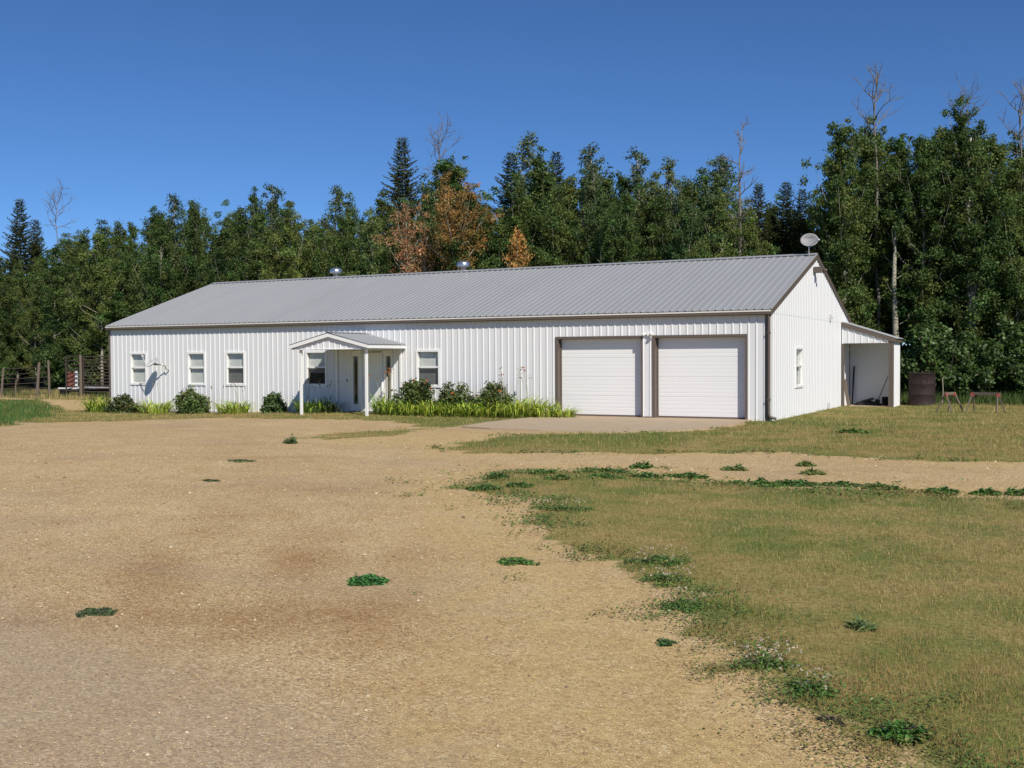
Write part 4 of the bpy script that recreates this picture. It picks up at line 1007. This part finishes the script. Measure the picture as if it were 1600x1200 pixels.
# ------------------------------------------------------------------ planting along the front wall
def shrub(label, x, y, R, n, base, flowers=0, seed=0, group=None):
    r = np.random.default_rng(seed); z0 = gz(x, y); t = thing('shrub', label, 'shrub', (x, y, z0), group)
    st = MB()
    for k in range(12):
        az = 6.283 * k / 12 + r.normal(0, .2); e_ = r.uniform(.3, .85); st.tube([(0.03 * math.cos(az), 0.03 * math.sin(az), 0), (math.cos(az) * R[0] * e_ * .6, math.sin(az) * R[1] * e_ * .6, R[2] * .5), (math.cos(az) * R[0] * e_, math.sin(az) * R[1] * e_, R[2] * (1.02 - .4 * e_))], [.012, .009, .004], 4, False)
    st.build('stems', 'dark_bark', t)
    nc = 70; dv = r.normal(size=(nc, 3)); dv[:, 2] = np.abs(dv[:, 2]) * 1.1 - .15; dv /= np.linalg.norm(dv, axis=1, keepdims=True)
    cen = dv * r.uniform(.45, 1.0, (nc, 1)) * np.array(R) * np.array([1, 1, .95]); cen[:, 2] = np.abs(cen[:, 2]) + .06
    per = n // nc; P, C, O = [], [], []
    for c in cen:
        d2 = r.normal(size=(per, 3)); d2 /= np.linalg.norm(d2, axis=1, keepdims=True); p = c + d2 * r.uniform(.02, .15, (per, 1)) * (R[0] / .5); p[:, 2] = np.maximum(p[:, 2], .02)
        P.append(p); O.append(d2 * .4); b_ = np.array(base) * (1 + r.normal(0, .18)); b_ = b_ * np.array([1 + abs(r.normal(0, .15)) * (c[2] > R[2] * .5), 1, 1]); C.append(jitter_col(b_, per, r, .22, .1))
    P, C, O = map(np.concatenate, (P, C, O)); V, F = leaf_quads(P, r.uniform(.040, .078, len(P)), r, .3, 1.6, O)
    link('foliage', np_mesh('foliage', V, F, 'plant', rep(C, 4)), t)
    if flowers:
        idx = np.argsort(-(cen[:, 2] - cen[:, 1] * .6))[:flowers * 2]; q = r.choice(idx, flowers); pf = cen[q] * 1.08 + r.normal(0, .05, (flowers, 3)); pf[:, 2] += .05
        pf = np.repeat(pf, 7, 0) + r.normal(0, .022, (flowers * 7, 3)); V, F = leaf_quads(pf, .045, r, .6, 1.3)
        link('blossoms', np_mesh('blossoms', V, F, 'plant', rep(jitter_col((.62, .20, .06), len(pf), r, .2, .2), 4)), t)
    return t
SG = (.090, .140, .036)
shrub('low wide dark shrub at the left corner of the white wall', -13.75, -0.75, (.78, .5, .55), 4600, (.070, .095, .032), 0, 1)
shrub('rounded dark green shrub under the plain white window past the wall dish', -10.25, -0.75, (.70, .55, .92), 5200, SG, 0, 2)
shrub('small round shrub beside the shaded side of the porch', -6.40, -0.75, (.43, .40, .68), 3200, (.062, .112, .030), 0, 3)
shrub('flowering shrub below the window right of the porch', -0.55, -0.70, (.85, .6, 1.06), 6800, SG, 7, 4)
shrub('middle shrub of the three in the lily bed', 1.0, -0.72, (.78, .55, .98), 6000, SG, 2, 5)
shrub('flowering shrub next to the garage end of the lily bed', 2.35, -0.74, (.80, .55, 1.02), 6200, SG, 6, 6)

def lily(label, x, y, R, n, h, base, seed, stalks=0, flower=0, group=None):
    n = int(n * .55); h *= 1.32
    r = np.random.default_rng(seed); z0 = gz(x, y); t = thing('daylily', label, 'plant', (x, y, z0), group)
    Vs, Fs, Cs = [], [], []; o = 0; K = 5
    for k in range(n):
        a0 = r.uniform(0, 6.283); rr = R * math.sqrt(r.uniform(0, 1)); b0 = np.array([math.cos(a0) * rr, math.sin(a0) * rr * .7, 0])
        az = a0 + r.normal(0, .7); L_ = h * r.uniform(.7, 1.35); el = math.radians(r.uniform(52, 84)); p = b0.copy(); w = r.uniform(.015, .026); pts = []
        droop = r.uniform(.28, .62)
        for s in range(K + 1):
            pts.append(p.copy()); d = np.array([math.cos(az) * math.cos(el), math.sin(az) * math.cos(el), math.sin(el)]); p = p + d * L_ / K; el -= droop * (s + 1) * .42; p[2] = max(p[2], .015)
        side = np.array([-math.sin(az), math.cos(az), 0.0]); c = jitter_col(base, 1, r, .22, .12)[0]
        for s, q in enumerate(pts):
            ww = w * (1 - (s / K) ** 2.2 * .92); Vs += [q - side * ww, q + side * ww]; Cs += [c * (.8 + .06 * s)] * 2
        Fs += [(o + 2 * s, o + 2 * s + 1, o + 2 * s + 3, o + 2 * s + 2) for s in range(K)]; o += 2 * (K + 1)
    link('leaves', np_mesh('leaves', np.array(Vs), np.array(Fs), 'plant', np.array(Cs)), t)
    for k in range(stalks):
        sx, sy = r.normal(0, R * .5), r.normal(0, R * .3); hh = h * r.uniform(1.3, 1.75); bend = r.normal(0, .12)
        m = MB(); tip = Vector((sx + bend, sy - .05, hh)); m.tube([(sx, sy, 0), (sx + bend * .4, sy, hh * .6), tip], [.007, .006, .005], 5, False)
        so = m.build('flower_stalk', 'galvpole', t)
        V, F = leaf_quads(np.array(tip)[None] + r.normal(0, .035, (5, 3)), .035, r, .2, 2); stuff(link('seed_pods', np_mesh('seed_pods', V, F, 'plant', rep(jitter_col((.25, .17, .07), 5, r), 4)), so))
        if k < flower:
            P = []; Fq = []
            for q in range(6):
                a = q * 1.047; d = np.array([math.cos(a), math.sin(a), .55]); s_ = np.array([-math.sin(a), math.cos(a), 0]); tp = np.array(tip)
                P += [tp, tp + d * .05 + s_ * .022, tp + d * .095, tp + d * .05 - s_ * .022]; Fq.append((4 * q, 4 * q + 1, 4 * q + 2, 4 * q + 3))
            link('blossom', np_mesh('blossom', np.array(P), np.array(Fq), 'plant', np.tile((.72, .24, .05), (24, 1))), so)
    return t
YG = (.37, .47, .065); DG = (.25, .37, .06)
GL = 'daylilies in the bed between porch and garage'
lily('yellow-green daylily clump at the outer left corner of the wall', -15.15, -0.8, .45, 220, .58, YG, 1)
lily('daylily clump with dry stalks below the wall-mounted dish', -12.05, -0.8, .62, 240, .52, YG, 2, 4)
lily('daylily clump with dry stalks under the third window of the wall', -8.2, -0.8, .65, 260, .50, YG, 3, 6)
lily('bright daylily clump in the shade under the porch window', -4.75, -0.85, .5, 200, .52, DG, 4, 7)
lily('darker daylily clump against the porch wall near the entry', -4.25, -0.55, .45, 150, .50, (.09, .14, .04), 5, 5)
k = 0
for x, y, R_, n_, h_, c_, st_, fl_ in ((-1.65, -0.75, .45, 230, .66, DG, 8, 5), (-1.05, -1.15, .42, 190, .50, YG, 0, 0), (-0.35, -1.2, .42, 200, .52, YG, 0, 0), (0.35, -1.2, .42, 200, .52, YG, 0, 0), (1.05, -1.25, .42, 190, .48, YG, 0, 0),
                                       (1.75, -1.25, .42, 200, .5, YG, 0, 0), (2.45, -1.25, .42, 200, .52, YG, 0, 0), (3.1, -1.05, .48, 260, .66, YG, 5, 1), (3.65, -0.85, .48, 260, .66, YG, 4, 2), (4.25, -0.85, .4, 200, .46, YG, 0, 0), (4.85, -0.7, .32, 130, .36, YG, 0, 0)):
    k += 1
    lily('daylily clump in the bed between the porch and the garage doors' if st_ == 0 else ('tall orange-flowered daylilies at the right post of the porch' if k == 1 else 'tall daylily clump with flower stalks near the garage door trim'), x, y, R_, n_, h_, c_, 20 + k, st_, fl_, GL if st_ == 0 else (None if k == 1 else 'tall daylilies near the garage door trim'))

# ------------------------------------------------------------------ weeds, clover, grass, stones
def weed(name, label, cat, x, y, R, n, h, base, seed, group=None, flowers=0, leaf=.05, aspect=1.8):
    r = np.random.default_rng(seed); t = thing(name, label, cat, (x, y, gz(x, y)), group)
    nb = 26; ca_ = r.uniform(0, 6.283, nb); cr_ = r.uniform(0, 1, nb) ** .7; cs_ = r.uniform(.16, .42, nb) * (1.1 - .45 * cr_); ch_ = r.uniform(.35, 1.1, nb) * (1.1 - .6 * cr_)
    w_ = cs_ ** 2 / (cs_ ** 2).sum(); ci = r.choice(nb, n, p=w_); a = r.uniform(0, 6.283, n); q_ = np.sqrt(r.uniform(0, 1, n)); rr = q_
    P = np.stack([(np.cos(ca_[ci]) * cr_[ci] * .85 + np.cos(a) * q_ * cs_[ci]) * R[0], (np.sin(ca_[ci]) * cr_[ci] * .85 + np.sin(a) * q_ * cs_[ci]) * R[1], .006 + h * r.uniform(0, 1, n) * ch_[ci] * np.clip(1.1 - q_, .1, 1)], 1)
    V, F = leaf_quads(P, r.uniform(leaf * .6, leaf * 1.3, n), r, 1.5, aspect); V[:, 2] = np.maximum(V[:, 2], .003)
    link('leaves', np_mesh('leaves', V, F, 'plant', rep(jitter_col(np.array(base) * 1.3, n, r, .25, .12), 4)), t)
    st = MB()
    for k in range(9):
        b_ = r.uniform(0, 6.283); e_ = r.uniform(.4, .95); st.tube([(0, 0, .004), (math.cos(b_) * R[0] * e_ * .5, math.sin(b_) * R[1] * e_ * .5, h * .4), (math.cos(b_) * R[0] * e_, math.sin(b_) * R[1] * e_, h * (.9 - .6 * e_))], .0015, 4, False)
    st.build('stems', 'dark_bark', t)
    if flowers:
        b_ = r.uniform(0, 6.283, flowers); q = np.sqrt(r.uniform(0, 1, flowers)); C0 = np.stack([np.cos(b_) * q * R[0], np.sin(b_) * q * R[1], h * r.uniform(.9, 1.6, flowers)], 1)
        pf = np.repeat(C0, 9, 0) + r.normal(0, .004, (flowers * 9, 3)); V, F = leaf_quads(pf, .008, r, .5, 1.3)
        stuff(link('flower_heads', np_mesh('flower_heads', V, F, 'plant', rep(jitter_col((.60, .52, .42), len(pf), r, .15, .08), 4)), t))
    return t
WG = (.085, .165, .040)
weed('weed', 'bright green weed patch alone on the open gravel', 'weed', 13.52, -23.33, (.21, .20), 1500, .085, (.062, .175, .045), 1, None, 0, .018)
weed('weed', 'flat green weed near the middle of the gravel by the lawn edge', 'weed', 14.25, -22.08, (.25, .16), 1200, .07, WG, 2, None, 0, .018)
weed('weed', 'dull olive weed mat low on the brown-stained gravel', 'weed', 12.43, -25.13, (.17, .15), 900, .025, (.075, .105, .045), 3, None, 0, .014)
weed('weed', 'small upright weed on the gravel in front of the porch', 'weed', 3.47, -11.95, (.18, .18), 500, .26, (.075, .12, .04), 4, None, 0, .035)
weed('weed', 'low weed mat on the gravel in line with the shaded porch window', 'weed', 5.3, -15.6, (.30, .22), 400, .03, (.08, .12, .05), 5, None, 0, .03)
weed('weed', 'faint weed mat on the gravel nearer the stained patch', 'weed', 7.0, -18.2, (.20, .11), 220, .025, (.08, .11, .05), 6, None, 0, .025)
for q, (x, y, a, b, h) in enumerate(((12.05, -14.85, .55, .28, .10), (12.26, -13.7, .22, .20, .14), (13.35, -14.7, .36, .24, .10), (14.65, -15.45, .40, .34, .13), (15.15, -15.15, .38, .28, .13), (15.75, -15.05, .40, .18, .08), (16.25, -15.15, .32, .22, .11),
                                     (17.05, -15.2, .26, .26, .12), (17.6, -15.1, .22, .24, .11), (18.05, -15.0, .26, .26, .12), (11.45, -17.6, .26, .22, .10), (11.0, -16.4, .22, .18, .10), (11.75, -17.2, .22, .16, .09), (11.3, -15.5, .26, .2, .08),
                                     (12.4, -15.6, .30, .22, .08), (11.9, -16.2, .24, .2, .07), (12.9, -15.2, .3, .16, .08))):
    weed('weed', 'dark green broad-leaved weed along the edge of the gravel drive', 'weed', x, y, (a, b), int(6000 * a * b) + 420, h, (.075, .140, .034), 10 + q, 'weeds along the gravel drive edge', 0, .036, 2.2)
for q, (x, y, a) in enumerate(((13.7, -13.35, .28), (15.0, -13.5, .20), (14.6, -12.3, .18))):
    weed('grass_tuft', 'light green grass tuft growing on the gravel drive', 'grass tuft', x, y, (a, a * .7), 500, .10, (.15, .19, .055), 40 + q, 'grass tufts on the gravel drive', 0, .026, 5.0)
for q, (x, y, a, b, fl) in enumerate(((17.05, -24.32, .20, .22, 46), (17.38, -24.68, .16, .20, 16), (16.15, -23.15, .20, .20, 12), (15.75, -22.35, .22, .26, 26), (15.4, -21.6, .30, .35, 26), (13.3, -19.1, .45, .28, 36))):
    weed('clover', 'white-flowered clover patch on the ragged lawn edge', 'clover', x, y, (a, b), int(9000 * a * b) + 500, .075, (.080, .145, .034), 60 + q, 'clover along the lawn edge', fl, .017, 1.2)
weed('weed', 'large dark green weed clump on the lawn corner', 'weed', 17.92, -25.17, (.16, .14), 1700, .09, (.060, .140, .030), 80, None, 0, .017)
weed('weed', 'purple-brown sprawling weed on the bare lawn edge', 'weed', 17.58, -25.10, (.08, .07), 260, .04, (.07, .06, .045), 81, None, 0, .014)
weed('weed', 'tall green weed tuft standing in the dry lawn', 'weed', 17.42, -23.35, (.08, .08), 180, .08, (.12, .17, .06), 82, None, 0, .02, 6)
weed('weed', 'bright leafy weed on the upper lawn before the gable wall', 'weed', 14.1, -4.8, (.40, .3), 500, .14, (.09, .16, .035), 83, None, 0, .045, 3)
weed('weed', 'tiny green weed on the dry gravel fringe', 'weed', 16.35, -24.1, (.09, .07), 300, .04, (.06, .12, .035), 84, None, 0, .014)

def blades(n, x, y, h, w, colr, r, tilt=.45):
    az = r.uniform(0, 6.283, n); z0 = gh(x, y); tl = np.abs(r.normal(0, tilt, n)) if tilt < 1 else r.uniform(tilt, 1.55, n)
    d = np.stack([np.cos(az) * np.sin(tl), np.sin(az) * np.sin(tl), np.cos(tl)], 1); sa = r.uniform(0, 6.283, n); s_ = np.stack([np.cos(sa), np.sin(sa), np.zeros(n)], 1)
    p = np.stack([x, y, z0 - .005], 1)
    V = np.stack([p - s_ * w[:, None] * .5, p + s_ * w[:, None] * .5, p + d * h[:, None]], 1).reshape(-1, 3)
    return V, np.arange(3 * n).reshape(n, 3), rep(colr, 3)
def scatter(n, lo, hi, r):
    """points round the camera with density falling with distance"""
    d = lo * (hi / lo) ** r.uniform(0, 1, n); px = r.uniform(-420, 2020, n)
    a = np.arctan2(FX.x, FX.y) + np.arctan((px - 800) / FPX)
    return CAM.x + d * np.sin(a), CAM.y + d * np.cos(a), d
def grass_field(name, n, lo, hi, seed):
    r = np.random.default_rng(seed); x, y, d = scatter(n, lo, hi, r)
    ok = (x > -31.5) & (x < 25.5) & (y > -33.5) & (y < 15.8); x, y, d = x[ok], y[ok], d[ok]
    lawn, green, dry, *_ = masks(x, y)
    bare_ = fbm(x * 2.6, y * 2.6, 3, 4); lf = lawn + (bare_ - .5) * .9
    inb = ((x > XL - .2) & (x < 10.98) & (y > -.05) & (y < 12)) | ((x > 10.5) & (x < 12.82) & (y > 10.15) & (y < 12)); ap = sdist(x, y, APRON) > -.03
    ok = (lf > .55) & (r.uniform(0, 1, len(x)) < (.35 + .65 * lawn) * (.25 + .95 * sstep(fbm(x * 6, y * 6, 33, 3), .32, .62))) & ~inb & ~ap
    x, y, d, green = x[ok], y[ok], d[ok], green[ok]
    nn = len(x); p = fbm(x * .55, y * .55, 21, 4) + .7 * (fbm(x * 2.2, y * 2.2, 23, 3) - .5); tuft = fbm(x * 7, y * 7, 29, 3); g = np.clip(sstep(p, .50, .66) * .95 + green, 0, 1) * r.uniform(.4, 1.2, nn)
    dead = sstep(fbm(x * .32 + 7, y * .32, 71, 4) + .35 * (fbm(x * 1.7, y * 1.7, 72, 3) - .5), .47, .60) * (green < .3); g = g * (1 - .85 * dead)
    straw = np.array([.43, .33, .145]); olive = np.array([.265, .225, .07]); grn = np.array([.115, .180, .036])
    u = r.uniform(0, 1, (nn, 1)); st = (u > .42 + .5 * g[:, None])
    C = np.where(st | ((dead[:, None] > .5) & (u > .25)), straw * (1 - .18 * dead[:, None] * np.array([.6, 1, 1.2])), olive * (1 - np.clip(g, 0, 1)[:, None]) + grn * np.clip(g, 0, 1)[:, None]) * (1 + r.normal(0, .2, (nn, 1)))
    C = np.clip(C, .01, .8)
    big = np.clip(d / 11, .7, 4.0)
    h = r.uniform(.022, .066, nn) * (.45 + 1.1 * tuft) * (.85 + .5 * g) * np.clip(d / 14, 1, 1.6); w = .0040 * big * r.uniform(.7, 1.4, nn)
    V, F, Cc = blades(nn, x, y, h, w, C, r, .8)
    return stuff(link(name, np_mesh(name, V, F, 'grass', Cc)))
grass_field('lawn_grass', 1050000, 4.6, 62, 5)

r = np.random.default_rng(11)
x, y, d = scatter(330000, 4.4, 30, r)       # dry straw lying on the gravel fringe
lawn, _, dry, *_ = masks(x, y)
ok = (r.uniform(0, 1, len(x)) < dry * .95 * sstep(fbm(x * 1.8, y * 1.8, 51, 4), .30, .52)) & (lawn < .75) & (sdist(x, y, APRON) < -.05) & (y < -1)
x, y, d = x[ok], y[ok], d[ok]; nn = len(x)
V, F, Cc = blades(nn, x, y, r.uniform(.03, .10, nn), .003 * np.clip(d / 7, .8, 3), np.clip(np.array([.60, .46, .22]) * (1 + r.normal(0, .2, (nn, 1))), .02, .8), r, 1.05)
V[:, 2] = np.maximum(V[:, 2], gh(V[:, 0], V[:, 1]) + .001)
stuff(link('dry_straw', np_mesh('dry_straw', V, F, 'grass', Cc)))

# low clover and plantain leaves creeping along the ragged lawn edges
r = np.random.default_rng(17)
x, y, d = scatter(420000, 4.6, 34, r)
jj_ = (fbm(x * 1.1, y * 1.1, 31, 4) - 0.5) * 1.1 + (fbm(x * 3.7, y * 3.7, 91, 4) - 0.5) * .8
ef = sdist(x, y, LAWN_FRONT) + jj_; eu = sdist(x, y, LAWN_UPPER) + jj_
pr = np.exp(-((ef - .12) / .28) ** 2) * sstep(fbm(x * 1.5, y * 1.5, 61, 4), .38, .54) + .9 * np.exp(-((eu - .1) / .25) ** 2) * sstep(fbm(x * 1.2, y * 1.2, 62, 4), .44, .58) \
    + .35 * (ef > -1.4) * (ef < 0) * sstep(fbm(x * 2.2, y * 2.2, 64, 3), .70, .78) + .8 * (ef > -.2) * sstep(y, -17.2, -15.4) * (y < -14.6) * sstep(fbm(x * 1.6, y * 1.6, 65, 4), .45, .58)
ok = (r.uniform(0, 1, len(x)) < pr) & (sdist(x, y, APRON) < -.1) & (y < -1); x, y, d = x[ok], y[ok], d[ok]; nn = len(x)
P = np.stack([x, y, gh(x, y) + r.uniform(.005, .055, nn)], 1)
V, F = leaf_quads(P, r.uniform(.008, .018, nn) * np.clip(d / 8, .8, 3), r, 1.8, 1.8)
tone = sstep(fbm(x * 1.3, y * 1.3, 66, 3), .35, .65)[:, None]
stuff(link('ground_cover', np_mesh('ground_cover', V, F, 'plant', rep(np.clip((np.array([.10, .18, .042]) * tone + np.array([.20, .20, .06]) * (1 - tone)) * (1 + r.normal(0, .22, (nn, 1))), .01, .7), 4))))

r = np.random.default_rng(12)              # loose stones on the gravel
x, y, d = scatter(60000, 4.4, 26, r); lawn = masks(x, y)[0]; ok = (lawn < .4) & (sdist(x, y, APRON) < -.02) & (x > -20) & (y < -1.5); x, y, d = x[ok], y[ok], d[ok]; nn = len(x)
s = (r.uniform(.0030, .0072, nn) + (r.uniform(0, 1, nn) > .975) * r.uniform(.003, .012, nn)) * np.clip(d / 9, .8, 1.8)
OCT = np.array([(1, 0, 0), (0, 1, 0), (-1, 0, 0), (0, -1, 0), (0, 0, .8), (0, 0, -.5)], float)
T = OCT[None] * (1 + r.normal(0, .22, (nn, 6, 1))); az = r.uniform(0, 6.283, nn); ca, sa = np.cos(az)[:, None], np.sin(az)[:, None]
T = np.stack([T[..., 0] * ca - T[..., 1] * sa, T[..., 0] * sa + T[..., 1] * ca, T[..., 2]], -1) * s[:, None, None]
V = (T + np.stack([x, y, gh(x, y) + s * .25], 1)[:, None, :]).reshape(-1, 3)
FO = np.array([(0, 1, 4), (1, 2, 4), (2, 3, 4), (3, 0, 4)]); F = (FO[None] + 6 * np.arange(nn)[:, None, None]).reshape(-1, 3)
pal = np.array([(.50, .37, .20), (.42, .30, .16), (.60, .48, .30), (.25, .18, .12), (.54, .42, .25), (.66, .56, .40)]); C = pal[r.choice(6, nn, p=[.28, .26, .14, .18, .12, .02])] * (1 + r.normal(0, .12, (nn, 1)))
stuff(link('gravel_stones', np_mesh('gravel_stones', V, F, 'stone', rep(np.clip(C, .02, .85), 6))))

# tall weeds and field grass along the wood edge and round the corral
r = np.random.default_rng(13); nn = 42000
x = np.concatenate([r.uniform(11, 26, nn // 2), r.uniform(-34, -15.6, nn - nn // 2)]); y = np.concatenate([r.normal(14.6, 1.3, nn // 2), r.uniform(5.2, 17, nn - nn // 2)])
keep = ~((x > 10.5) & (x < 13.0) & (y < 12.2)) & (np.hypot(x - 13.52, y - 12.0) > .75) & ((x < 0) | (y > 12.2)); x, y = x[keep], y[keep]; nn = len(x)
far = x < 0; gcol = np.where(far[:, None] & (fbm(x * .4, y * .4, 8, 3)[:, None] > .42) & (y[:, None] < 15), np.array([.34, .27, .12]), np.array([.075, .115, .030])) * (1 + r.normal(0, .22, (nn, 1)))
V, F, Cc = blades(nn, x, y, r.uniform(.12, .55, nn) * np.where(far, .6, sstep(y, 12.2, 14.5) * .9 + .15), np.full(nn, .028), np.clip(gcol, .01, .8), r, .3)
stuff(link('field_weeds', np_mesh('field_weeds', V, F, 'grass', Cc)))
# lush grass at the left edge of the yard
r = np.random.default_rng(14); nn = 30000; x = r.uniform(-31, -7, nn); y = r.uniform(-14, 5, nn); sdl = sdist(x, y, LEFT) + (fbm(x * .8, y * .8, 4, 3) - .5) * 2; k_ = sdl > .3; x, y = x[k_], y[k_]; nn = len(x)
V, F, Cc = blades(nn, x, y, r.uniform(.06, .22, nn), np.full(nn, .022), np.clip(np.array([.06, .135, .036]) * (1 + r.normal(0, .25, (nn, 1))), .01, .6), r, .4)
stuff(link('lush_grass', np_mesh('lush_grass', V, F, 'grass', Cc)))
